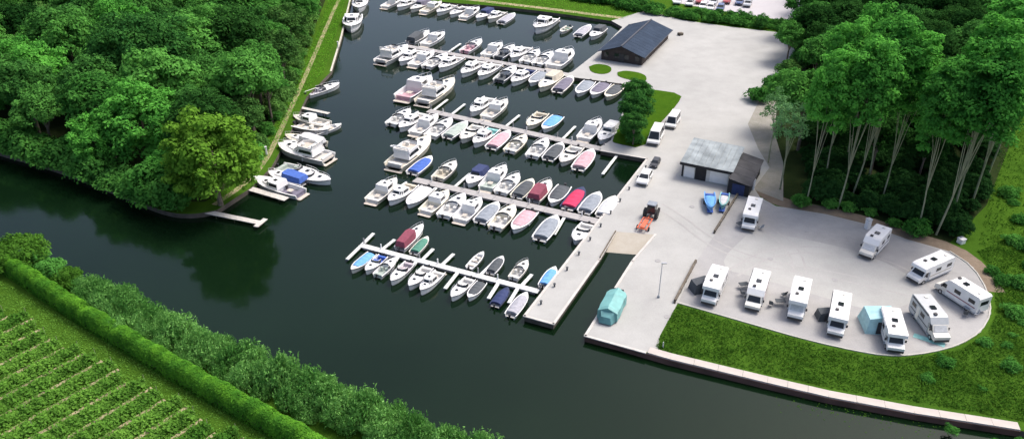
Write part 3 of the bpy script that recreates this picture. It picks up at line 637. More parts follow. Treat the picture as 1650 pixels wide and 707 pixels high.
V['low'] = camper('motorhome', [(-3.45, .55), (1.6, .55), (1.6, 2.05), (2.2, 2.07), (1.6, 2.72), (1.2, 2.88), (-3.25, 2.9), (-3.45, 2.7)], cabp, M['offwhite'])
def car(name, cat, L, W, H, paint, van=False):
    r = thing(name, (0, 0, 0), 0, 'x', cat)
    hb = L / 2
    put('body', MB().prism([(-hb, .35), (hb, .35), (hb, .72), (hb - .1, .85), (.55 * hb if not van else .8 * hb, .98), (-hb + .1, 1.0), (-hb, .8)], W), paint, r)
    f0 = .50 * hb if not van else .78 * hb; w = W / 2
    bot = [(-hb + .1, -w + .04, .98), (f0, -w + .04, .98), (f0, w - .04, .98), (-hb + .1, w - .04, .98)]
    top = [(-hb + .45 if not van else -hb + .15, -w + .22, H), (f0 - .75, -w + .22, H), (f0 - .75, w - .22, H), (-hb + .45 if not van else -hb + .15, w - .22, H)]
    put('cabin', MB().frustum(bot, top), paint, r)
    def pt(i, u0, u1, v0, v1):
        j = (i + 1) % 4; B0, B1, T0, T1 = map(Vector, (bot[i], bot[j], top[i], top[j]))
        q = lambda u, v: B0.lerp(B1, u).lerp(T0.lerp(T1, u), v)
        return [q(u0, v0), q(u1, v0), q(u1, v1), q(u0, v1)]
    put('windscreen', MB().slab(pt(1, .05, .95, .05, .92), .02), M['glass'], r); put('rear_window', MB().slab(pt(3, .08, .92, .15, .85), .02), M['glass'], r)
    for i in (0, 2):
        put('side_window', MB().slab(pt(i, .52, .93, .12, .88), .02), M['glass'], r); put('side_window', MB().slab(pt(i, .07, .48, .12, .88), .02), M['glass'], r)
    for s in (1, -1):
        put('headlight', MB().box((hb - .04, s * (w - .3), .68), (.12, .32, .14), 0, .02), M['steel'], r)
        put('mirror', MB().box((f0 - .35, s * (w + .08), 1.05), (.12, .2, .14), 0, .02), M['black'], r)
    put('bumper', MB().box((hb, 0, .42), (.12, W * .9, .18), 0, .03), M['black'], r); wheels(r, (hb * .62, -hb * .6), W - .1, .31)
    return r
def place(P, px, py, hpx, hpy, label, group=None, sc=1, mats=None, z=LAND + .03, zc=1.3):
    p = at(px, py, LAND + zc); a, b = at(px, py, LAND), at(hpx, hpy, LAND); d = b - a
    return dup(P, (p.x, p.y, z), math.atan2(d.y, d.x), label, group, sc, mats)
G = 'motorhomes on the hardstanding'
A_ = 'alcove'; B_ = 'low'
CAMP = [(A_, 1211, 346, 1205, 366, 'white motorhome standing alone by the timber beam beside the wood'), (B_, 1409, 392, 1392, 410, 'white motorhome parked diagonally at the wood edge, under a small white post'),
        (A_, 1499, 432, 1478, 441, 'white motorhome turned nearly sideways beneath the tall right-hand trees'), (B_, 1550, 472, 1528, 458, 'white motorhome at the far right curve, with dark gear behind it'),
        (B_, 1499, 514, 1516, 536, 'grey-topped motorhome facing the curved kerb, chairs beside it'), (A_, 1438, 532, 1446, 560, 'white motorhome with a turquoise awning tent on its left'),
        (A_, 1351, 507, 1347, 532, 'white motorhome with dark roof hatch, next left of the turquoise awning'), (A_, 1287, 483, 1281, 510, 'white motorhome in the middle of the front line by the grass'),
        (B_, 1220, 468, 1213, 490, 'white motorhome second from left in the front line by the grass'), (A_, 1151, 461, 1141, 483, 'white motorhome with dark green awning, leftmost in the front line')]
beige_p = mat('aged_cream_paint', (.66, .62, .52), .4, 0, .06)
for i, (k, px, py, hx_, hy_, lab) in enumerate(CAMP):
    body = mat('grey_camper_paint', (.45, .47, .48), .4, 0, .05) if 'grey-topped' in lab else M['white']
    st_ = M['cov_' + ('grey', 'navy', 'beige', 'maroon', 'charcoal')[i % 5]]
    mm = {'body': body, 'stripe': st_, 'awning_box': M['cov_pale grey' if i % 2 else 'cov_charcoal'], 'skirt': M['cov_grey' if i % 3 else 'cov_pale grey']}
    if i in (1, 4, 7): mm['windscreen'] = M['cov_pale grey']
    place(V[k], px, py, hx_, hy_, lab, G, (.97 * (1, .93, 1.03, .98)[i % 4], .97, .97 * (1, 1.04, .96)[i % 3]), mm)
V['car'] = car('parked_car', 'car', 4.3, 1.8, 1.48, M['white'])
V['van'] = car('parked_van', 'van', 5.2, 2.0, 2.2, M['white'], True)
place(V['van'], 1085, 191, 1077, 204, 'white van parked by the lawn edge, upper of two', 'vans beside the triangular lawn')
place(V['van'], 1057, 216, 1050, 230, 'white van parked by the lawn edge, lower of two', 'vans beside the triangular lawn', 1.12)
place(V['car'], 1039, 286, 1030, 302, 'white car parked on the quay below the lawn', None, 1.05, zc=.7)
dk = mat('dark_car_paint', (.04, .042, .05), .35); pk = mat('red_car_paint', (.35, .06, .07), .35); sv = mat('silver_car_paint', (.5, .52, .55), .35, .3); bl = mat('blue_car_paint', (.08, .12, .25), .35)
place(V['car'], 1056, 262, 1050, 272, 'small black car tucked behind the white car on the quay', None, .72, {'body': dk, 'cabin': dk}, zc=.5)
CP = [(1092, 2, 'w'), (1112, 5, 'w'), (1128, 1, 'r'), (1133, 10, 'w'), (1150, 3, 's'), (1172, 1, 'r'), (1161, 13, 'd'), (1192, 3, 'd'), (1145, 12, 'w'), (1205, 6, 's')]
PN = {'w': (M['white'], 'white'), 'r': (pk, 'red'), 's': (sv, 'silver'), 'd': (bl, 'dark blue')}
for i, (px, py, c) in enumerate(CP):
    place(V['car'], px, py, px - 4, py + 8, f"{PN[c][1]} car in the car park beyond the hedge, {ORD[sorted(q[0] for q in CP).index(px)]} from left", 'cars in the far car park', 1.1, {'body': PN[c][0], 'cabin': PN[c][0]}, zc=.7)
for k in V: drop(V[k])

# camping gear
def gear(px, py, kind, label, col='charcoal', rz=0):
    p = at(px, py, LAND + .4)
    if kind == 'awning':
        r = thing('awning_tent', (p.x, p.y, LAND + .03), rz, label, 'awning tent')
        bot = [(-1.5, -1.2, 0), (1.5, -1.2, 0), (1.5, 1.2, 0), (-1.5, 1.2, 0)]; top = [(-1.2, -.9, 1.75), (1.3, -.7, 2.2), (1.3, .8, 2.2), (-1.2, 1.0, 1.75)]
        put('canvas', MB().frustum(bot, top), M['cov_' + col], r); put('doorway', MB().slab([(-.5, -1.19, .1), (.6, -1.19, .1), (.5, -.98, 1.5), (-.4, -.98, 1.5)], .03), M['black'], r)
        put('pole', MB().tube([(-1.3, -1.1, 0), (-1.1, -.85, 1.8)], .03), M['steel'], r)
    elif kind == 'table':
        r = thing('camping_table', (p.x, p.y, LAND + .03), rz, label, 'table'); put('tabletop', MB().box((0, 0, .7), (1.3, .8, .05), 0, .05), M['cov_' + col], r)
        for x in (-.55, .55):
            for y in (-.32, .32): put('leg', MB().tube([(x, y, 0), (x * .9, y * .9, .68)], .025, 5), M['steel'], r)
    else:
        r = thing('camping_chair', (p.x, p.y, LAND + .03), rz, label, 'chair'); put('seat', MB().box((0, 0, .42), (.55, .55, .06), 0, .04), M['cov_' + col], r)
        put('backrest', MB().frustum([(-.28, -.27, .45), (-.22, -.27, .45), (-.22, .27, .45), (-.28, .27, .45)], [(-.45, -.25, 1.05), (-.4, -.25, 1.05), (-.4, .25, 1.05), (-.45, .25, 1.05)]), M['cov_' + col], r)
        for x in (-.24, .24):
            for y in (-.24, .24): put('leg', MB().tube([(x, y, 0), (x, y, .4)], .02, 5), M['steel'], r)
    return r
gear(1127, 463, 'awning', 'dark awning tent left of the leftmost front motorhome', 'charcoal', .3).scale = (.8, .8, .8)
COV['pale turquoise'] = 1; M['cov_pale turquoise'] = mat('canvas_pale_turquoise', (.34, .56, .60), .8, 0, .15, 1.5, bump=.4)
gear(1413, 521, 'awning', 'pale turquoise awning tent on the left side of a motorhome', 'pale turquoise', -.1).scale = (1.25, 1.5, 1.1)
gear(1198, 460, 'table', 'dark camping table left of second front motorhome', 'charcoal', .2); gear(1197, 472, 'chair', 'dark camping chair below the table of second front motorhome')
gear(1257, 487, 'table', 'dark camping table left of the middle front motorhome', 'charcoal'); gear(1263, 474, 'chair', 'dark camping chair left of middle front motorhome', 'charcoal', 2)
gear(1329, 508, 'awning', 'low charcoal windbreak tent left of the motorhome with dark hatch', 'charcoal').scale = (.7, .7, .6)
gear(1243, 489, 'chair', 'dark camping chair farthest left of the middle table', 'charcoal', 1)
gear(1478, 497, 'chair', 'grey camping chair left of the grey-topped motorhome', 'grey', .5); gear(1473, 507, 'chair', 'navy camping chair left of the grey-topped motorhome', 'navy', 1.5)
gear(1560, 497, 'table', 'grey camping table behind the far right motorhome', 'grey', .5); gear(1572, 505, 'chair', 'pale camping chair behind the far right motorhome', 'pale grey', 3)
gear(1556, 505, 'chair', 'charcoal camping chair behind the far right motorhome', 'charcoal', 1); gear(1525, 462, 'table', 'pale table between the two right-hand motorhomes', 'white', .2)
gear(1193, 362, 'table', 'charcoal table left of the lone motorhome by the wood', 'charcoal', .5); gear(1226, 366, 'chair', 'grey chair right of the lone motorhome by the wood', 'grey', 2)
p = at(1497, 548, LAND); r = thing('ground_mat', (p.x, p.y, LAND + .035), -.6, 'turquoise ground mat lying below the grey-topped motorhome', 'mat'); put('mat_sheet', MB().box((0, 0, .01), (3.6, .9, .02)), M['cov_turquoise'], r)

# tractor with orange trailer, cradled blue boats, tarpaulin-covered boat
p = at(1051, 339, LAND + .9); azS = BOAT_AZ
r = thing('boat_tractor', (p.x, p.y, LAND + .02), azS, 'dark boat-hauling tractor standing above the slipway', 'tractor')
put('bonnet', MB().prism([(.1, .6), (1.7, .6), (1.7, 1.15), (1.5, 1.3), (.1, 1.4)], .8), mat('grey_tractor_paint', (.10, .10, .10), .5), r)
bb = [(-1.2, -.7, .9), (.15, -.7, .9), (.15, .7, .9), (-1.2, .7, .9)]; put('cab', MB().frustum(bb, [(x * .85, y * .85, 2.3) for x, y, z in bb]), M['glass'], r)
put('cab_roof', MB().box((-.45, 0, 2.36), (1.35, 1.4, .14), 0, .08), M['cov_grey'], r)
for s in (1, -1):
    put('rear_wheel', MB().tube([(-.7, s * .7, .75), (-.7, s * 1.12, .75)], .75, 16), M['rubber'], r); put('front_wheel', MB().tube([(1.25, s * .6, .45), (1.25, s * .88, .45)], .45, 14), M['rubber'], r)
p = at(1039, 361, LAND + .5); r = thing('boat_trailer', (p.x, p.y, LAND + .02), azS, 'orange-red boat trailer hitched below the dark tractor', 'trailer'); om = mat('orange_trailer_paint', (.62, .13, .06), .5)
for s in (1, -1):
    put('side_rail', MB().box((0, s * .7, .6), (3.6, .14, .16)), om, r); put('wheel', MB().tube([(-.9, s * .8, .32), (-.9, s * 1.0, .32)], .32, 12), M['rubber'], r)
for x in (-1.7, 0, 1.7): put('crossbeam', MB().box((x, 0, .61), (.14, 1.3, .14)), om, r)
put('drawbar', MB().box((2.6, 0, .6), (1.8, .12, .12)), om, r); put('keel_bed', MB().box((-.3, 0, .75), (2.6, .7, .16), 0, .08), om, r)
for i, (px, py, c1, lab) in enumerate(((1144, 325, 'sky blue', 'sky blue boat on a trailer in front of the shed, left of two'), (1166, 324, 'turquoise', 'pale turquoise boat on a trailer in front of the shed, right of two'))):
    p = at(px, py, LAND + .8); r = thing('trailered_boat', (p.x, p.y, LAND + .02), BOAT_AZ + math.pi + (.1 if i else .25), lab, 'boat', 'small boats on trailers')
    h_ = put('hull', MB().add([(x, y, z + .6) for x, y, z in hull(5.6 - .6 * i, 1.9 - .3 * i, .6, .8).v], hull(5.6 - .6 * i, 1.9 - .3 * i, .6, .8).f), M['cov_' + c1], r)
    cv = cover(5.6 - .6 * i, 1.9 - .3 * i, .6, .3, .95, .25); put('cover', MB().add([(x, y, z + .6) for x, y, z in cv.v], cv.f), M['cov_sky blue' if i == 0 else 'cov_pale grey'], r)
    put('bench', MB().box((-1.9, 0, 1.0), (.5, 1.4 - .2 * i, .3)), M['cov_blue'], r); put('trailer_frame', MB().box((0, 0, .32), (5.2, .9, .12)), M['cov_blue'], r)
    for s in (1, -1): put('wheel', MB().tube([(-.6, s * .75, .3), (-.6, s * .95, .3)], .3, 12), M['rubber'], r)
p = at(986, 492, LAND + 1.0); d = at(975, 520, LAND) - at(1000, 470, LAND)
r = thing('tarpaulin_boat', (p.x, p.y, LAND + .02), math.atan2(d.y, d.x), 'boat under a turquoise tarpaulin at the end of the quay', 'covered boat')
tq = mat('turquoise_tarpaulin', (.16, .38, .37), .6, 0, .12, 1.2, bump=.4); tq2 = mat('dark_teal_tarpaulin', (.10, .26, .27), .7, 0, .2, 1.2)  # front flap is a darker teal than the main sheet
prof = [(-1.35, .15), (-1.3, 1.45), (-.66, 1.75), (0, 2.05), (.66, 1.75), (1.3, 1.45), (1.35, .15)]; xs_ = [-2.9, -2.2, -1.2, -.2, .8, 1.6, 2.1]
vs = [(x, y * (1 + .04 * math.sin(i * 2.1)) * (1 if i else .8), z * (1 + .05 * math.cos(i * 2.7)) * (1 if i else .9)) for i, x in enumerate(xs_) for y, z in prof]; n7 = 7
put('tarpaulin', MB().add(vs, [(i * 7 + k, i * 7 + k + 1, (i + 1) * 7 + k + 1, (i + 1) * 7 + k) for i in range(6) for k in range(6)] + [tuple(range(7))[::-1], tuple(range(42, 49))]), tq, r)
put('front_flap', MB().frustum([(2.1, -1.2, .2), (3.1, -.8, .2), (3.1, .8, .2), (2.1, 1.2, .2)], [(2.1, -.9, 1.5), (2.9, -.6, 1.1), (2.9, .6, 1.1), (2.1, .9, 1.5)]), tq2, r)
put('rear_opening', MB().box((-2.92, 0, 1.1), (.06, 1.5, 1.3)), M['black'], r); put('cradle', MB().box((0, 0, .12), (5, 1.6, .2)), M['cov_charcoal'], r)
put('side_panel', MB().slab([(-2.6, 1.26, .4), (-2.6, 1.24, 1.25), (-1.2, 1.24, 1.25), (-1.2, 1.26, .4)], .04), M['cov_charcoal'], r)

# ------------------------------------------------------------------ buildings
def frame3(o_px, x_px, z=LAND):
    a, b = at(*o_px, z), at(*x_px, z); d = b - a; return a, math.atan2(d.y, d.x), d.length
# barn: gable front faces the water lower-left
az = BOAT_AZ - math.pi / 2 - R(1); wB, LB, hE, hR, ov = 10.0, 22.3, 2.4, 4.1, .8
e_ = at(1039, 93, LAND + 2.3); a = Vector((e_.x, e_.y, 0)) - Matrix.Rotation(az, 3, 'Z') @ Vector((wB + ov, -ov, 0))
r = thing('barn', (a.x, a.y, LAND), az, 'large barn with a low slate blue roof between the marina and the pale yard', 'barn')
wd_ = mat('dark_barn_boards', (.05, .038, .036), .85, 0, .3, 1.5); rf_ = mat('slate_blue_roof', (.038, .055, .085), .95, 0, .16, .35, spec=.1); rf2 = mat('roof_trim', (.04, .045, .06), .6)
mb = MB(); mb.frustum([(0, 0, 0), (wB, 0, 0), (wB, LB, 0), (0, LB, 0)], [(0, 0, hE), (wB, 0, hE), (wB, LB, hE), (0, LB, hE)])
mb.add([(0, 0, hE), (wB, 0, hE), (wB / 2, 0, hR - .15), (0, LB, hE), (wB, LB, hE), (wB / 2, LB, hR - .15)], [(0, 1, 2), (3, 5, 4)])
put('wall', mb, wd_, r); slope = (hR - hE) / (wB / 2)
for s, x0 in ((1, -ov), (-1, wB + ov)):
    npn = 14; z0 = hE - ov * slope; Lr = LB + 2 * ov
    for i in range(npn):
        y0 = -ov + i * Lr / npn; y1 = y0 + Lr / npn - .05
        q = [(x0, y0, z0), (wB / 2, y0, hR), (wB / 2, y1, hR), (x0, y1, z0)]
        put('roof_panel', MB().slab(q[::-1] if s > 0 else q, .09), rf_, r)
put('ridge_cap', MB().box((wB / 2, LB / 2, hR + .1), (.4, LB + 2 * ov, .12)), rf2, r)
for x in (-ov, wB + ov): put('gutter', MB().box((x, LB / 2, hE - ov * slope - .04), (.14, LB + 2 * ov, .14)), rf2, r)
gm = M['glass']
for i in range(4): put('window', MB().box((1.2 + i * (wB - 2.4) / 3, -.03, 1.4), (1.1, .08, 1.2)), gm, r)
for i in range(3): put('window', MB().box((wB + .03, 3.2 + i * 7, 1.5), (.08, 1.3, 1.1)), gm, r)
put('door', MB().box((wB / 2, -.04, 1.05), (1.4, .1, 2.1)), M['black'], r)
# shed
a = at(1098, 284, LAND); az = BOAT_AZ - math.pi / 2 - R(2)
r = thing('workshop_shed', (a.x, a.y, LAND), az, 'low workshop shed with weathered grey metal roof and black doorway', 'shed')
wS = 8.3; d_ = 7.2; hF, hB = 2.9, 3.9
swm = mat('cream_shed_wall', (.62, .61, .57), .8, 0, .1, 1); srm = mat('weathered_metal_roof', (.20, .235, .25), .6, .1, .2, .5, (.30, .34, .355)); dkm = mat('black_boards', (.02, .02, .022), .8, 0, .3, 1)
put('wall', MB().frustum([(0, 0, 0), (wS, 0, 0), (wS, d_, 0), (0, d_, 0)], [(0, 0, hF), (wS, 0, hF), (wS, d_, hB), (0, d_, hB)]), swm, r)
for i in range(9):
    x0 = -.35 + i * (wS + .7) / 9; x1 = x0 + (wS + .7) / 9 - .04; o = rnd.uniform(0, .03)
    put('roof_panel', MB().slab([(x0, -.7, hF + .02 - .1 + o), (x1, -.7, hF + .02 - .1 + o), (x1, d_ + .5, hB + .12 + o), (x0, d_ + .5, hB + .12 + o)], .06), srm, r)
put('fascia', MB().box((wS / 2, -.72, hF - .14), (wS + .7, .05, .5)), dkm, r)
put('door', MB().box((3.2, -.03, 1.25), (1.9, .08, 2.5)), dkm, r); put('left_board', MB().box((.1, -.025, 1.4), (.3, .07, 2.6)), dkm, r)
put('upper_board', MB().box((wS * .24, -.02, hF - .35), (wS * .46, .05, .6)), dkm, r); put('shutter', MB().box((wS * .76, -.03, 1.15), (3.0, .06, 2.0)), M['white'], r)
put('shutter', MB().box((1.25, -.03, 1.1), (1.7, .06, 1.9)), M['white'], r)
# dark lean-to
r2 = thing('lean_to', (a.x, a.y, LAND), az, 'dark lean-to store on the right side of the grey-roofed shed', 'shed'); x0 = wS + .1; x1 = wS + 3.6
bm_ = mat('dark_felt_roof', (.05, .05, .055), .85, 0, .3, .7)
put('wall', MB().frustum([(x0, -2.6, 0), (x1, -2.6, 0), (x1, d_ - .3, 0), (x0, d_ - .3, 0)], [(x0, -2.6, 2.7), (x1, -2.6, 2.1), (x1, d_ - .3, 2.3), (x0, d_ - .3, 3.1)]), dkm, r2)
for i in range(4):
    y0 = -2.9 + i * (d_ + 2.9) / 4; y1 = y0 + (d_ + 2.9) / 4 - .05
    zz = lambda y: 2.78 + .4 * (y + 2.6) / (d_ + 2.3)
    put('roof_panel', MB().slab([(x0 + .12, y0, zz(y0) + .02), (x1 + .3, y0, zz(y0) - .65), (x1 + .3, y1, zz(y1) - .65), (x0 + .12, y1, zz(y1) + .02)], .06), bm_, r2)
put('doorway', MB().box(((x0 + x1) / 2, -2.63, 1.0), (2.0, .08, 2.0)), M['cov_navy'], r2)

# ------------------------------------------------------------------ small fixtures
def post(name, px, py, h, rad, m, label, cat, group=None, arm=False):
    p = at(px, py, LAND); r = thing(name, (p.x, p.y, LAND), 0, label, cat, group)
    put('pole', MB().tube([(0, 0, 0), (0, 0, h)], [rad, rad * .7], 8), m, r)
    if arm: put('lamp_head', MB().box((.25, 0, h), (.7, .22, .12), 0, .04), M['steel'], r); put('base', MB().box((0, 0, .15), (.3, .3, .3), 0, .04), M['cov_grey'], r)
    return r
pt_ = mat('grey_post_paint', (.5, .51, .52), .5)
post('lamp_post', 1061, 479, 5.5, .07, pt_, 'slim grey lamp post on the promenade above the tarpaulin boat', 'lamp post', None, True)
post('lamp_post', 1068, 560, .9, .09, pt_, 'short grey bollard at the start of the canal wall', 'bollard')
def pedestal(px, py, label, h=1.2, w=.5):
    p = at(px, py, LAND); r = thing('service_pedestal', (p.x, p.y, LAND), .4, label, 'pedestal', 'white service pedestals')
    put('column', MB().box((0, 0, h / 2), (w, w, h), 0, .06), M['white'], r); put('cap', MB().box((0, 0, h + .05), (w + .1, w + .1, .1), 0, .05), M['cov_pale grey'], r)
pedestal(1397, 368, 'white service pedestal beside the wood edge motorhome', 1.6, .7); pedestal(1545, 358, 'white pedestal on grass among trees, upper of two'); pedestal(1548, 391, 'white pedestal on grass among trees, lower of two', .7, .9)
pedestal(430, 250, 'white pedestal on the left bank near the lowest boats', 1.6, .35); pedestal(545, 78, 'white pedestal on the left bank below the long boat', 1.6, .3); pedestal(1027, 216, 'white pedestal on the triangular lawn', .7, .7)
pedestal(1213, 305, 'tall white pedestal behind the lone motorhome by the wood', 1.8, .4)
p = at(1290, 99, LAND); r = thing('gear_heap', (p.x, p.y, LAND), .4, 'dark heap of stored gear at the right corner of the pale yard', 'heap')
put('crate', MB().box((0, 0, .5), (1.6, 1.2, 1.0), 0, .05), M['cov_charcoal'], r); put('tarp', MB().box((1.6, .3, .35), (1.3, 1.1, .7), .4, .2), M['cov_purple'], r)
bm2 = mat('brown_timber_beam', (.13, .11, .085), .9, 0, .3, 1)
for a, b, lab in (((1188, 316), (1151, 376), 'long brown timber barrier beside the trailered blue boats'), ((1121, 423), (1087, 488), 'brown timber barrier between promenade and camper lot'), ((992, 374), (967, 416), 'thin kerb beam on the left side of the slipway')):
    A, B = at(*a, LAND), at(*b, LAND); d = B - A; mid = (A + B) / 2
    r = thing('timber_barrier', (mid.x, mid.y, LAND), math.atan2(d.y, d.x), lab, 'barrier', 'low timber barriers'); n = max(2, int(d.length / 2.4))
    th = .16 if 'kerb' in lab else .3
    for i in range(n): put('beam', MB().box((-d.length / 2 + (i + .5) * d.length / n, 0, th + .12), (d.length / n - .05, th, th), 0, .03), bm2, r)
    ps = MB()
    for i in range(n + 1): ps.box((-d.length / 2 + i * d.length / n, 0, .08), (.25, th * .9, .28))
    put('sleepers', ps, bm2, r)
bol = MB().tube([(0, 0, 0), (0, 0, .45), (0, 0, .46), (0, 0, .55)], [.13, .12, .2, .2], 8).mesh('bollard_post')
bol.materials.append(M['cov_charcoal']); QA, QB = at(1040, 262, LAND), at(852, 502, LAND); qn = Vector((-(QB - QA).y, (QB - QA).x, 0)).normalized()
for i in range(11):
    p = QA.lerp(QB, (i + .5) / 11) + qn * .75
    r = thing('mooring_bollard', (p.x, p.y, LAND + .01), 0, f'small black mooring bollard on the quay edge, {ORD[i]} from the lawn end', 'bollard', 'mooring bollards on the quay'); link('post', bol, None, r)
def pallets(px, py, n, lab, col):
    p = at(px, py, LAND); r = thing('pallet_stack', (p.x, p.y, LAND + .02), .5, lab, 'pallets')
    for i in range(n): put('pallet', MB().box((rnd.uniform(-.05, .05), rnd.uniform(-.05, .05), .08 + i * .16), (1.2, 1.0, .12), rnd.uniform(-.06, .06)), col, r)
pallets(1205, 288, 5, 'stack of brown pallets at the right end of the dark lean-to', bm2); pallets(1096, 57, 4, 'small pallet stack on the pale yard right of the barn', bm2)
# manholes / drain covers on paving
for px, py in ((1241, 417), (1345, 451), (1060, 420), (1075, 510), (1300, 372), (1115, 333)):
    p = at(px, py, LAND); tag(put('drain_cover', MB().tube([(p.x, p.y, LAND + .0), (p.x, p.y, LAND + .045)], .42, 12), M['gravel']), 'round grey drain cover set in the paving', 'drain cover', 'drain covers')

# ------------------------------------------------------------------ vegetation
M['bark'] = mat('bark', (.16, .13, .10), .95, 0, .3, 3); M['bark_pale'] = mat('pale_bark', (.27, .28, .18), .95, 0, .25, 1.2)
LM = {'dark': leaf_mat('leaves_dark', (0.029, 0.113, 0.025), (0.095, 0.277, 0.052)), 'mid': leaf_mat('leaves_mid', (0.039, 0.153, 0.026), (0.127, 0.359, 0.065)),
      'bright': leaf_mat('leaves_bright', (0.056, 0.159, 0.014), (0.150, 0.319, 0.037)), 'poplar': leaf_mat('leaves_poplar', (0.052, 0.211, 0.034), (0.155, 0.486, 0.072)),
      'silver': leaf_mat('leaves_silver', (0.079, 0.207, 0.062), (0.208, 0.415, 0.167)), 'reed': leaf_mat('leaves_willow', (0.078, 0.235, 0.044), (0.266, 0.536, 0.145)), 'hedge': leaf_mat('leaves_hedge', (0.065, 0.211, 0.023), (0.185, 0.457, 0.037)),
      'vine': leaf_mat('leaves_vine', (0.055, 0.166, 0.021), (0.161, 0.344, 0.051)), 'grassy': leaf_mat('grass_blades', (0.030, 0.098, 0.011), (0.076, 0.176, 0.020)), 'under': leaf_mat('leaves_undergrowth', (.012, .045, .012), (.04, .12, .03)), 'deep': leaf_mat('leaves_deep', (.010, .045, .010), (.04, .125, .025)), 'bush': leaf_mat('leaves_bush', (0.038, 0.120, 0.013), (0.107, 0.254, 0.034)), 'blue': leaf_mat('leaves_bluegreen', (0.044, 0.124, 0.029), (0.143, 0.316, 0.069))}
def crown_arrays(rs, rx, rz, cz, nb, nl, br, flat=.0, low=-.35):
    cs, ns = [], []; ga = math.pi * (3 - 5 ** .5)
    for i in range(nb):
        zc = 1 - (1 - low) * (i + .5) / nb; th = i * ga + rs.uniform(-.3, .3); rr = math.sqrt(max(0, 1 - zc * zc)); f = rs.uniform(.55, .98)
        c = np.array([rx * rr * math.cos(th) * f, rx * rr * math.sin(th) * f, cz + rz * zc * f]); r_ = br * rs.uniform(.65, 1.3)
        u = rs.normal(size=(nl, 3)); u /= np.linalg.norm(u, axis=1, keepdims=True); u[:, 2] = np.where(u[:, 2] < -.3, -u[:, 2], u[:, 2])
        rad = r_ * rs.uniform(.55, 1.08, (nl, 1)); p = c + u * rad * np.array([1, 1, .8])
        cs.append(p); ns.append(u + rs.normal(scale=.45, size=(nl, 3)) + np.array([0, 0, .35]))
    return np.concatenate(cs), np.concatenate(ns)
def make_tree(name, kind, seed, rx, rz, cz, nb=60, nl=120, br=1.2, leaf=.26, trunk_h=None, trunk_r=.3, bark='bark', limbs=6, low=-.35, cat='tree', lean=0):
    rs = np.random.RandomState(seed); r = thing(name, (0, 0, 0), 0, 'x', cat)
    c, n = crown_arrays(rs, rx, rz, cz, nb, nl, br, low=low); c[:, 0] += lean
    link('crown', leaves_mesh('crown', c, n, leaf, LM[kind], .6, rs), None, r)
    th = trunk_h or cz * .7; mb = MB(); lx = lean
    mb.tube([(0, 0, -.2), (.1 + lx * .3, .05, th * .5), (lx * .6, .1, th), (lx, 0, cz)], [trunk_r, trunk_r * .8, trunk_r * .62, trunk_r * .2], 7)
    for i in range(limbs):
        a = 2 * math.pi * i / limbs + rs.uniform(-.4, .4); z0 = th * rs.uniform(.62, 1.0); q = rs.uniform(.45, .8)
        x0 = lx * .6 * z0 / th
        mb.tube([(x0, 0, z0), (x0 + rx * q * .35 * math.cos(a), rx * q * .35 * math.sin(a), z0 + (cz - z0) * .55), (lx + rx * q * math.cos(a), rx * q * math.sin(a), cz + rz * .25)], [trunk_r * .5, trunk_r * .3, trunk_r * .08], 5)
    put('trunk', mb, M[bark], r); return r
T = {}
for i in range(4):
    T['dark%d' % i] = make_tree('broadleaf_tree', 'dark', 11 + i, 4.6, 4.2, 8.2 + i * .4, 60, 130, 1.35, .27)
    T['mid%d' % i] = make_tree('broadleaf_tree', 'mid', 31 + i, 4.4, 4.4, 8.0 + i * .4, 56, 130, 1.3, .27)
T['blue0'] = make_tree('broadleaf_tree', 'blue', 51, 4.6, 4.2, 8.0, 60, 130, 1.3, .26)
T['bright0'] = make_tree('maple_tree', 'bright', 61, 5.0, 5.2, 6.3, 120, 125, 1.05, .23, low=-.85)
T['bright1'] = make_tree('maple_tree', 'poplar', 64, 5.0, 5.2, 6.3, 120, 125, 1.05, .23, low=-.85)
T['oak0'] = make_tree('oak_tree', 'dark', 62, 9.0, 7.5, 10.5, 150, 150, 1.9, .30, trunk_r=.6)
T['oak1'] = make_tree('oak_tree', 'mid', 63, 8.0, 7.0, 10.5, 130, 150, 1.8, .30, trunk_r=.6)
for i in range(4):
    T['pop%d' % i] = make_tree('poplar_tree', 'poplar', 71 + i, 3.9, 8.6, 19.6, 115, 125, 1.15, .25, trunk_h=9.0, trunk_r=.15, bark='bark_pale', limbs=6, low=-.62, lean=(.6, -1.2, 1.5, .2)[i])
T['silver0'] = make_tree('silver_poplar', 'silver', 81, 2.6, 3.6, 10.2, 26, 70, .9, .17, trunk_h=7, trunk_r=.14, bark='bark_pale', limbs=7, low=-.7)
for i in range(3): T['shrub%d' % i] = make_tree('shrub', ('mid', 'dark', 'blue')[i], 91 + i, 1.9, 1.5, 1.5, 26, 80, .75, .19, trunk_h=.9, trunk_r=.08, cat='shrub', low=-.7)
T['weed0'] = make_tree('shrub', 'mid', 95, 1.5, 1.0, .8, 20, 70, .6, .15, trunk_h=.5, trunk_r=.05, cat='shrub', low=-.5)
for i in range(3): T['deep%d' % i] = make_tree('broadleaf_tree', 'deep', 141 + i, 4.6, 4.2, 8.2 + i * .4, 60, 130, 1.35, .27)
T['bush0'] = make_tree('bush', 'bush', 96, 4.0, 1.9, 1.6, 70, 120, .95, .2, trunk_h=1, trunk_r=.15, cat='bush', low=-.5)
T['under0'] = make_tree('shrub', 'under', 97, 3.0, 2.4, 2.4, 45, 90, .95, .24, trunk_h=1.5, trunk_r=.1, cat='shrub', low=-.7)
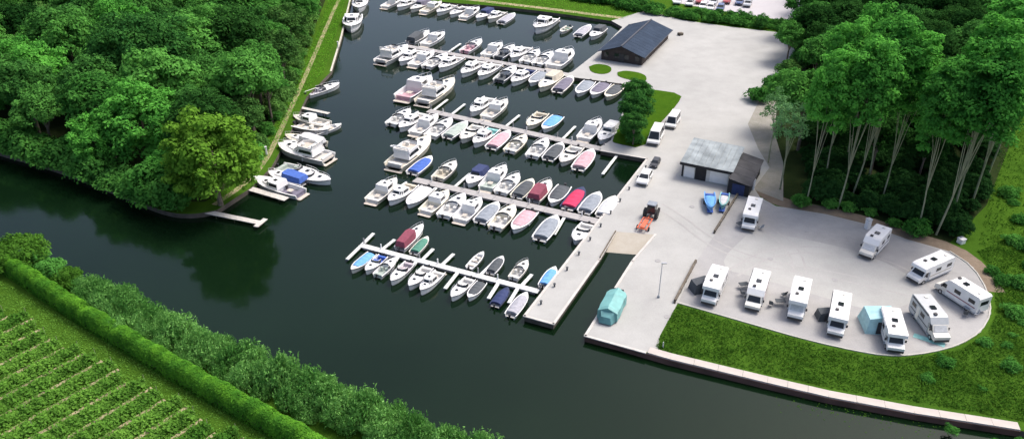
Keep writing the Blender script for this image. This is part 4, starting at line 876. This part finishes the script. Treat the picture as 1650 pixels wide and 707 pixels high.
def upright(seed):
    rs = np.random.RandomState(seed); r = thing('willow_shrub', (0, 0, 0), 0, 'x', 'shrub'); c, n = crown_arrays(rs, 1.5, 1.5, 1.7, 24, 60, .6, low=-.8); m_ = len(c)
    n[:, 2] *= .15
    for i in range(46):
        a, q = rs.uniform(0, 6.28), rs.uniform(.2, 1.5); k = 14; z = np.linspace(.8, 2.2 + 1.5 * (1 - q / 2) + rs.uniform(-.3, .4), k)
        x = q * math.cos(a) * (1 + z * .08) + rs.normal(scale=.05, size=k); y = q * math.sin(a) * (1 + z * .08) + rs.normal(scale=.05, size=k)
        c = np.concatenate([c, np.stack([x, y, z], 1)]); n = np.concatenate([n, rs.normal(size=(k, 3)) * np.array([1, 1, .3])])
    link('crown', leaves_mesh('crown', c, n, .17, LM['reed'], .42, rs), None, r)
    mb = MB()
    for i in range(8):
        a = i * .8; mb.tube([(.1 * math.cos(a), .1 * math.sin(a), -.3), (.9 * math.cos(a), .9 * math.sin(a), 2.0)], [.04, .015], 4)
    put('stems', mb, M['bark'], r); return r
for i in range(3): T['willow%d' % i] = upright(101 + i)

def tree(key, px, py, label, group=None, s=1.0, zc=None, top=None, w=None):
    """stands where its crown middle (zc m up) is seen at px,py"""
    z = LAND + (zc or 0) * s; p = at(px, py, z); q = s * rnd.uniform(.95, 1.05)
    return dup(T[key], (p.x, p.y, LAND), rnd.uniform(0, 6.28), label, group, (q * (w or 1), q * (w or 1), s))
placed = []
def named(key, px, py, label, s=1, zc=8, rad=5, w=None, group=None):
    o = tree(key, px, py, label, group, s, zc, w=w); placed.append((o.location.x, o.location.y, rad * s)); return o
# named trees in the left wood
named('bright0', 338, 243, 'large bright yellow-green tree nearest the tip of the left wood', 1.42, 6.8, 4.6)
named('bright1', 160, 222, 'mid-sized green tree at the river side of left wood', .98, 6.8, 4.6)
named('oak0', 232, 95, 'huge dark round-crowned tree in the middle of left wood', 1.12, 10, 7)
named('oak1', 345, 60, 'big green tree right of the huge dark tree in left wood', .9, 10, 6.5)
named('oak1', 185, 25, 'big green tree at the top edge, behind the huge dark tree', .9, 10, 6.5)
named('bright1', 268, 268, 'small green tree between the two big front trees of left wood', .7, 6.8, 4.0)
named('oak0', 330, 135, 'broad dark tree just behind the large yellow-green tree', .75, 10, 6)
named('bright1', 58, 100, 'pale green domed tree at the left edge of the wood', 1.3, 9, 5)
named('blue0', 452, 85, 'blue-green tree near the grassy bank path, upper left wood', 1.0, 8, 5)
named('blue0', 395, 190, 'blue-green slender tree right of the large yellow-green tree', .8, 8, 4.5)
named('mid2', 430, 140, 'green tree at wood edge beside the bank path', .9, 8, 4.5)
def fill(polypx, keys, spacing, label, group, smin, smax, seed, clear=None):
    poly = P2(polypx); rr = random.Random(seed); xs = [p.x for p in poly]; ys = [p.y for p in poly]; n = 0
    for _ in range(12000):
        x, y = rr.uniform(min(xs), max(xs)), rr.uniform(min(ys), max(ys))
        if not inside((x, y), poly): continue
        s = rr.uniform(smin, smax)
        if any((x - a) ** 2 + (y - b) ** 2 < ((spacing * s + c) / 2 * 1.0) ** 2 for a, b, c in placed): continue
        placed.append((x, y, spacing * s)); key = rr.choice(keys)
        s = s * .6 if key == 'oak0' else s
        dup(T[key], (x, y, LAND), rr.uniform(0, 6.28), label(x, y) if callable(label) else label, group, (s * rr.uniform(.92, 1.1), s * rr.uniform(.92, 1.1), s)); n += 1
    return n
def to_px(x, y, z=LAND):
    dy = y * math.cos(PITCH) + (CAM_H - z) * math.sin(PITCH); up = y * math.sin(PITCH) - (CAM_H - z) * math.cos(PITCH)
    return CX + FPX * x / dy, CY - FPX * up / dy
def zone_left(x, y):
    u, v = to_px(x, y)
    if v < 40: return 'green tree in the back rows of the left wood, along top edge'
    if u < 90: return 'green tree of the left wood, close to the left frame edge'
    if u > 400: return 'green tree of the left wood, in the rows beside the grassy bank path'
    if v > 230: return 'green tree of the left wood, in the front rows above the river shrubs'
    return 'green tree in the middle of the left wood, between river and top edge'
n1 = fill([(528, -25), (500, 40), (468, 120), (440, 180), (405, 235), (378, 268), (330, 300), (270, 305), (190, 285), (110, 255), (0, 222), (-90, 195), (-90, -30)],
     ['dark0', 'dark1', 'dark2', 'dark3', 'oak0', 'mid2', 'mid0', 'mid1', 'blue0', 'bright1', 'mid3', 'deep0', 'deep1', 'dark1'], 6.6, zone_left, 'trees of the left wood', .85, 1.45, 3)
# shrubs along the river foot of the left wood and the bank
def line_shrubs(px, keys, step, label, group, smin, smax, seed, jit=1.0):
    rr = random.Random(seed); pts = [at(x, y, LAND) for x, y in px]; n = 0
    for a, b in zip(pts[:-1], pts[1:]):
        L = (b - a).length; k = max(1, int(L / step))
        for i in range(k):
            p = a.lerp(b, (i + rr.random() * .6) / k); s = rr.uniform(smin, smax)
            dup(T[rr.choice(keys)], (p.x + rr.uniform(-jit, jit), p.y + rr.uniform(-jit, jit), LAND - .35), rr.uniform(0, 6.28), label, group, (s, s, s * rr.uniform(.85, 1.15))); n += 1
    return n
sh = ['shrub0', 'shrub1', 'shrub0', 'shrub0', 'weed0']
line_shrubs([(-80, 222), (0, 244), (60, 260), (120, 280), (200, 312), (262, 338), (300, 343)], sh, 2.2, 'leafy shrub overhanging the river at the foot of the left wood', 'shrubs along the wooded river bank', .9, 1.6, 5, .8)
line_shrubs([(0, 232), (80, 258), (160, 286), (230, 315), (290, 330), (330, 328)], sh, 3, 'leafy shrub overhanging the river at the foot of the left wood', 'shrubs along the wooded river bank', 1.1, 2.0, 6, 1.2)
line_shrubs([(505, 20), (475, 110), (448, 180), (425, 225), (400, 262), (372, 295)], ['shrub0', 'weed0', 'shrub2'], 3.2, 'low shrub at wood edge beside the left bank path', 'shrubs beside the left bank path', .8, 1.4, 8, .8)
# south bank: two round bushes, willow band, clipped hedge, vine rows
o = tree('bush0', 32, 412, 'broad rounded bush at left frame edge on the near river bank', None, 1.0, 1.2); o = tree('bush0', 108, 450, 'smaller rounded bush at the left start of the willow band', None, .55, 1.2)
W1 = [(145, 476), (200, 503), (265, 533), (330, 563), (415, 600), (500, 637), (580, 669), (660, 700), (740, 732), (800, 760)]
line_shrubs(W1, ['willow0', 'willow1', 'willow2'], 1.7, 'feathery willow shrub in the dense band along the near river bank', 'willow shrubs along the near bank', .85, 1.25, 9, .5)
line_shrubs([(x - 8, y + 12) for x, y in W1], ['willow0', 'willow1', 'willow2'], 1.9, 'feathery willow shrub in the dense band along the near river bank', 'willow shrubs along the near bank', .8, 1.2, 10, .5)
line_shrubs([(x - 26, y + 24) for x, y in W1[1:]], ['willow0', 'willow1', 'willow2'], 2.0, 'feathery willow shrub in the dense band along the near river bank', 'willow shrubs along the near bank', .65, .95, 11, .5)
line_shrubs([(x + 8, y - 10) for x, y in W1], ['willow0', 'willow1', 'willow2', 'weed0'], 2.6, 'feathery willow shrub in the dense band along the near river bank', 'willow shrubs along the near bank', .6, .95, 12, .4)
line_shrubs([(60, 425), (95, 448), (130, 470)], ['shrub0', 'weed0'], 2, 'low scrub between the rounded bushes on the near bank', 'scrub by the rounded bushes', .6, 1.0, 13, .5)
H_ = smooth_px([(-60, 400), (10, 430), (100, 492), (210, 560), (340, 636), (460, 702), (560, 760)], 2)
def band(name, px, w, h, n, leaf, kind, label, cat, seed, box=True):
    rs = np.random.RandomState(seed); pts = [at(x, y, LAND) for x, y in px]; seg = [(b - a).length for a, b in zip(pts[:-1], pts[1:])]; cum = np.cumsum([0] + seg)
    t = rs.uniform(0, cum[-1], n); i = np.clip(np.searchsorted(cum, t) - 1, 0, len(seg) - 1)
    A = np.array([p[:] for p in pts]); f = ((t - cum[i]) / np.array(seg)[i])[:, None]; p = A[i] * (1 - f) + A[i + 1] * f
    d = A[i + 1] - A[i]; d /= np.linalg.norm(d, axis=1, keepdims=True); nn = np.stack([-d[:, 1], d[:, 0], 0 * d[:, 0]], 1)
    ang = rs.uniform(-.15, math.pi + .15, n); wob = 1 + .07 * np.sin(t * 1.1) + .05 * np.sin(t * 2.7)
    cx = np.sign(np.cos(ang)) * np.abs(np.cos(ang)) ** .85 * w / 2; cz = np.maximum(0, np.sign(np.sin(ang)) * np.abs(np.sin(ang)) ** .55) * h * wob
    p = p + nn * cx[:, None]; p[:, 2] += cz; p += rs.normal(scale=leaf * .35, size=p.shape)
    nor = nn * (cx / w * 2)[:, None]; nor[:, 2] += np.sin(ang); nor += rs.normal(scale=.25, size=nor.shape)
    o0 = pts[len(pts) // 2]; r = thing(name, o0, 0, label, cat); p -= np.array(o0[:]); link('foliage', leaves_mesh('foliage', p, nor, leaf, LM[kind], .6, rs), None, r)
    mb = MB()
    for a, b in zip(pts[:-1], pts[1:]):
        dd = b - a; c = (a + b) / 2 - o0; mb.box((c.x, c.y, h * .34), (dd.length, w * .6, h * .66), math.atan2(dd.y, dd.x))
    put('branches', mb, M['bank'], r); return r
band('clipped_hedge', H_, 2.1, 2.6, 85000, .13, 'hedge', 'long clipped hedge between the vine field and the willow band', 'hedge', 21)
# vines
va, vb = at(0, 699, LAND), at(177, 600, LAND); vd = (vb - va).normalized(); vn = Vector((-vd.y, vd.x, 0))
e0, e1 = at(15, 500, LAND), at(440, 735, LAND); ed = (e1 - e0); ncross = abs(ed.normalized().dot(vn)); step = 3.0 / ncross
rs = np.random.RandomState(5); VL = 60.0; vmesh = []
for k in range(3):
    n = 11000; x = rs.uniform(-VL, 0, n); dens = .5 + .5 * np.sin(x * 2.9 + k + np.sin(x * .7) * 2); y = rs.normal(0, .62, n) * (.8 + .3 * dens); z = .1 + rs.uniform(0, 1, n) ** .7 * (.35 + .6 * dens) * np.maximum(.15, 1 - .5 * y * y)
    c = np.stack([x, y, z], 1); nor = rs.normal(scale=.5, size=(n, 3)); nor[:, 2] += .8
    vmesh.append(leaves_mesh('vine_leaves', c, nor, .17, LM['vine'], .7, rs))
pst = MB()
for i in range(7): pst.tube([(-i * 10, 0, -.1), (-i * 10, 0, 1.3)], .03, 5)
pstm = pst.mesh('stakes'); pstm.materials.append(M['bark_pale']); nrow = int(ed.length / step) + 1
slm = MB().box((-VL / 2, -1.35, .0), (VL, .46, .16)).mesh('soil_ridge'); slm.materials.append(M['soil_pale'])
for i in range(-2, nrow):
    p = e0 + ed.normalized() * step * i; p = p - vd * rnd.uniform(-.6, .8)
    r = thing('vine_row', (p.x, p.y, LAND), math.atan2(vd.y, vd.x), f'leafy vine row beside a pale soil strip, {ORD[i + 2]} from the upper left of the field', 'vine row', 'vine rows in the near field')
    link('foliage', vmesh[i % 3], None, r); link('stakes', pstm, None, r)
    sgrp = link('soil_ridge', slm, None, r)
print('rows', nrow, 'forest', n1, 'row spacing', step)

# right-hand wood: tall poplars by base, understory, edges
def poplar(key, px, py, label, s=1, w=1, rz=0):
    p = at(px, py, LAND); o = dup(T[key], (p.x, p.y, LAND), rz, label, 'tall poplars of the right wood', (s * w, s * w, s)); placed.append((p.x, p.y, 3)); return o
poplar('pop3', 1298, 331, 'straight pale-trunked poplar standing alone at the left front of the right wood', .92, .85)
poplar('pop0', 1350, 336, 'tall forked poplar at the front edge, right of the lone straight one', 1.02, 1.05)
poplar('pop2', 1372, 318, 'tall poplar leaning right behind the forked one', 1.05, 1, 0)
poplar('pop1', 1398, 300, 'tall poplar in the middle of the left poplar crown mass', 1.06, 1)
poplar('pop3', 1420, 325, 'tall poplar at the right side of the left crown mass', 1.0, .95)
poplar('pop0', 1330, 290, 'tall poplar behind the straight lone poplar', 1.0, 1, 2)
poplar('pop2', 1362, 262, 'tall poplar at the back of the left crown mass', 1.0, 1, 1)
poplar('pop1', 1480, 368, 'poplar with left-leaning trunk at the front of the right crown mass', .98, .95, 0)
poplar('pop2', 1508, 378, 'poplar with long right-leaning trunk in the right crown mass', 1.08, 1.1, 0)
poplar('pop0', 1535, 345, 'tall poplar in the middle of the right crown mass', 1.15, 1.1, 1)
poplar('pop3', 1565, 330, 'tall poplar at the right side of the right crown mass', 1.15, 1.1, 4)
poplar('pop1', 1540, 300, 'tall poplar at the back of the right crown mass', 1.15, 1.15, 2)
poplar('pop0', 1590, 285, 'rightmost tall poplar behind the right crown mass', 1.1, 1.1, 5)
p = at(1257, 305, LAND); dup(T['silver0'], (p.x, p.y, LAND), 1, 'thin silvery-leaved tree right of the dark lean-to', None, 1.15)
p = at(1238, 262, LAND); dup(T['silver0'], (p.x, p.y, LAND), 3, 'slender silvery tree behind the dark lean-to', None, 1.0)
tree('mid0', 1268, 150, 'green tree hanging over the pale yard behind the silvery trees', None, .95, 8); tree('mid3', 1300, 170, 'green tree between the silvery trees and the poplars', None, 1.1, 8)
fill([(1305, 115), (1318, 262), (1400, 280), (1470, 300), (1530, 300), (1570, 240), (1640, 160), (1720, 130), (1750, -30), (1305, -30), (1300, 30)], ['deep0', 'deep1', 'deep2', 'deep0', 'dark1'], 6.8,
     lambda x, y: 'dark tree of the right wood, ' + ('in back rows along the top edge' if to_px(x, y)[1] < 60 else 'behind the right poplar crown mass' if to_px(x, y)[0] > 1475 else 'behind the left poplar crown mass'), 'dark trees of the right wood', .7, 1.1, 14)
line_shrubs([(1280, 325), (1335, 331), (1400, 349), (1470, 374), (1530, 390)], sh + ['weed0'], 3.0, 'low shrub under the poplars at the camper lot edge', 'shrubs under the poplars', .5, 1.0, 16, 1.0)
for i, (px, py, s) in enumerate(((1275, 60, .75), (1300, 40, .9), (1318, 95, .9), (1290, 15, .9), (1320, -5, 1))):
    tree('mid%d' % (i % 4), px, py, ['small green tree at the far right corner of the yard', 'green tree between yard corner and car park', 'green tree at the yard edge below the far corner', 'green tree right of the car park', 'green tree at top frame edge right of the car park'][i], None, s, 8)
line_shrubs([(1000, 14), (1060, 24), (1120, 33), (1190, 41), (1262, 49)], sh, 1.8, 'shrub in the dense hedge between yard and car park', 'hedge shrubs between yard and car park', .7, 1.0, 17, .5)
line_shrubs([(930, 2), (1000, 8), (1060, 18), (1140, 29), (1200, 37), (1270, 45)], sh, 2.4, 'shrub in the dense hedge between yard and car park', 'hedge shrubs between yard and car park', .7, 1.0, 18, .7)
line_shrubs([(860, -14), (930, -4), (985, 8), (1010, 14)], ['shrub0', 'shrub1'], 3.2, 'shrub on the far bank above the basin', 'shrubs on the far bank', .8, 1.6, 19, .8)
line_shrubs([(1270, 50), (1295, 90), (1290, 105), (1250, 140), (1222, 165)], ['shrub0', 'shrub2', 'weed0'], 2.6, 'shrub along the right edge of the pale yard', 'shrubs along the right edge of the yard', .8, 1.3, 20, .6)
# trees on the triangular lawn
for px, py, s, lab in ((1027, 158, .62, 'upper dark tree on the west edge of the triangular lawn'), (1024, 183, .66, 'middle dark tree on the west edge of the triangular lawn'), (1022, 206, .5, 'lower dark tree on the west edge of the triangular lawn')):
    tree('dark1', px, py, lab, None, s, 7)
line_shrubs([(1012, 200), (1018, 226), (1030, 232)], ['shrub0', 'shrub1'], 2, 'shrub at the foot of the dark trees on the triangular lawn', 'shrubs on the triangular lawn', .7, 1.0, 28, .4)
# right-hand grass slope scrub
fill([(1300, 200), (1310, 322), (1400, 340), (1470, 362), (1540, 385), (1575, 320), (1600, 220)], ['under0'], 2.6, 'dark undergrowth shrub beneath the trees right of the yard', 'undergrowth of the right wood', .4, .8, 31)
line_shrubs([(1640, 300), (1650, 360), (1640, 420), (1645, 520), (1650, 600)], ['weed0'], 3.6, 'scrubby bush on the grass at the right frame edge', 'bushes at the right frame edge', .5, 1.1, 23, 2.4)
line_shrubs([(1600, 420), (1615, 480), (1605, 545), (1560, 590), (1480, 600), (1560, 625), (1640, 640)], ['weed0'], 3.6, 'low weedy bush on rough grass round the camper lot', 'weedy bushes round the camper lot', .35, .75, 24, 1.8)
line_shrubs([(1530, 695), (1580, 704), (1640, 712), (1690, 716)], ['weed0'], 1.6, 'yellow-green water plant below the end of the canal wall', 'water plants at the wall end', .3, .5, 25, .6)
for k in T: drop(T[k])

def rough(name, polypx, n, size, kind, seed, up=.5, hmax=.3):
    poly = P2(polypx); rs = np.random.RandomState(seed); xs = [p.x for p in poly]; ys = [p.y for p in poly]; X = rs.uniform(min(xs), max(xs), n * 3); Y = rs.uniform(min(ys), max(ys), n * 3)
    c = np.zeros(len(X), bool); m_ = len(poly)
    for i in range(m_):
        x1, y1, x2, y2 = poly[i].x, poly[i].y, poly[i - 1].x, poly[i - 1].y
        if y1 == y2: continue
        c ^= ((y1 > Y) != (y2 > Y)) & (X < (x2 - x1) * (Y - y1) / (y2 - y1) + x1)
    clump = (np.sin(X * .9 + np.sin(Y * .7) * 2) * np.sin(Y * .8 + np.sin(X * .5) * 2) + 1) / 2
    c &= rs.uniform(0, 1, len(X)) < .35 + .65 * clump; X, Y, cl = X[c][:n], Y[c][:n], clump[c][:n]
    P_ = np.stack([X, Y, LAND + .05 + rs.uniform(0, hmax, len(X)) * (.4 + cl)], 1); nor = rs.normal(scale=.6, size=P_.shape); nor[:, 2] += up
    o = link(name, leaves_mesh(name, P_, nor, size, LM[kind], .35, rs)); return tag(o, kind='stuff')
low_px = [(1092, 491), (1063, 543), (1056, 562), (1118, 576), (1236, 602), (1355, 628), (1473, 647), (1640, 676), (1720, 690), (1720, 430), (1640, 380), (1575, 405), (1600, 440), (1606, 505), (1590, 540), (1550, 562), (1500, 573), (1450, 578), (1400, 575), (1300, 553), (1200, 524)]
rough('rough_grass', low_px, 60000, .16, 'grassy', 41, .6, .25)
rough('meadow_grass', [(1640, 120), (1600, 300), (1575, 400), (1640, 385), (1720, 430), (1720, 110)], 16000, .22, 'grassy', 42)
rough('field_grass', [(-20, 440), (60, 485), (200, 570), (340, 650), (470, 722), (380, 730), (180, 612), (0, 515), (-20, 500)], 22000, .13, 'vine', 43, .8, .12)
rough('field_weeds', [(0, 515), (180, 612), (380, 730), (420, 790), (-60, 790), (-60, 500)], 26000, .15, 'vine', 47, .8, .3)
rough('bank_grass', [(556, 0), (540, 62), (522, 118), (485, 156), (455, 215), (430, 262), (395, 300), (350, 332), (340, 320), (385, 290), (420, 250), (445, 205), (490, 110), (530, 0)], 15000, .15, 'hedge', 44, .7, .2)
rough('far_bank_grass', [(640, -10), (760, 4), (880, 17), (1000, 33), (1030, 20), (900, -4), (800, -14)], 5000, .2, 'hedge', 46, .7, .2)
# drifting leaf litter on the water near the wall end
rs = np.random.RandomState(8); n = 160; t = rs.uniform(0, 1, n); q = [at(1270 + 260 * a + rs.normal(0, 16), 645 + 52 * a + rs.normal(0, 9), .02) for a in t]
tag(link('floating_leaves', leaves_mesh('floating_leaves', np.array([p[:] for p in q]), np.tile([0., 0, 1], (n, 1)), .09, LM['grassy'], .6, rs)), kind='stuff')
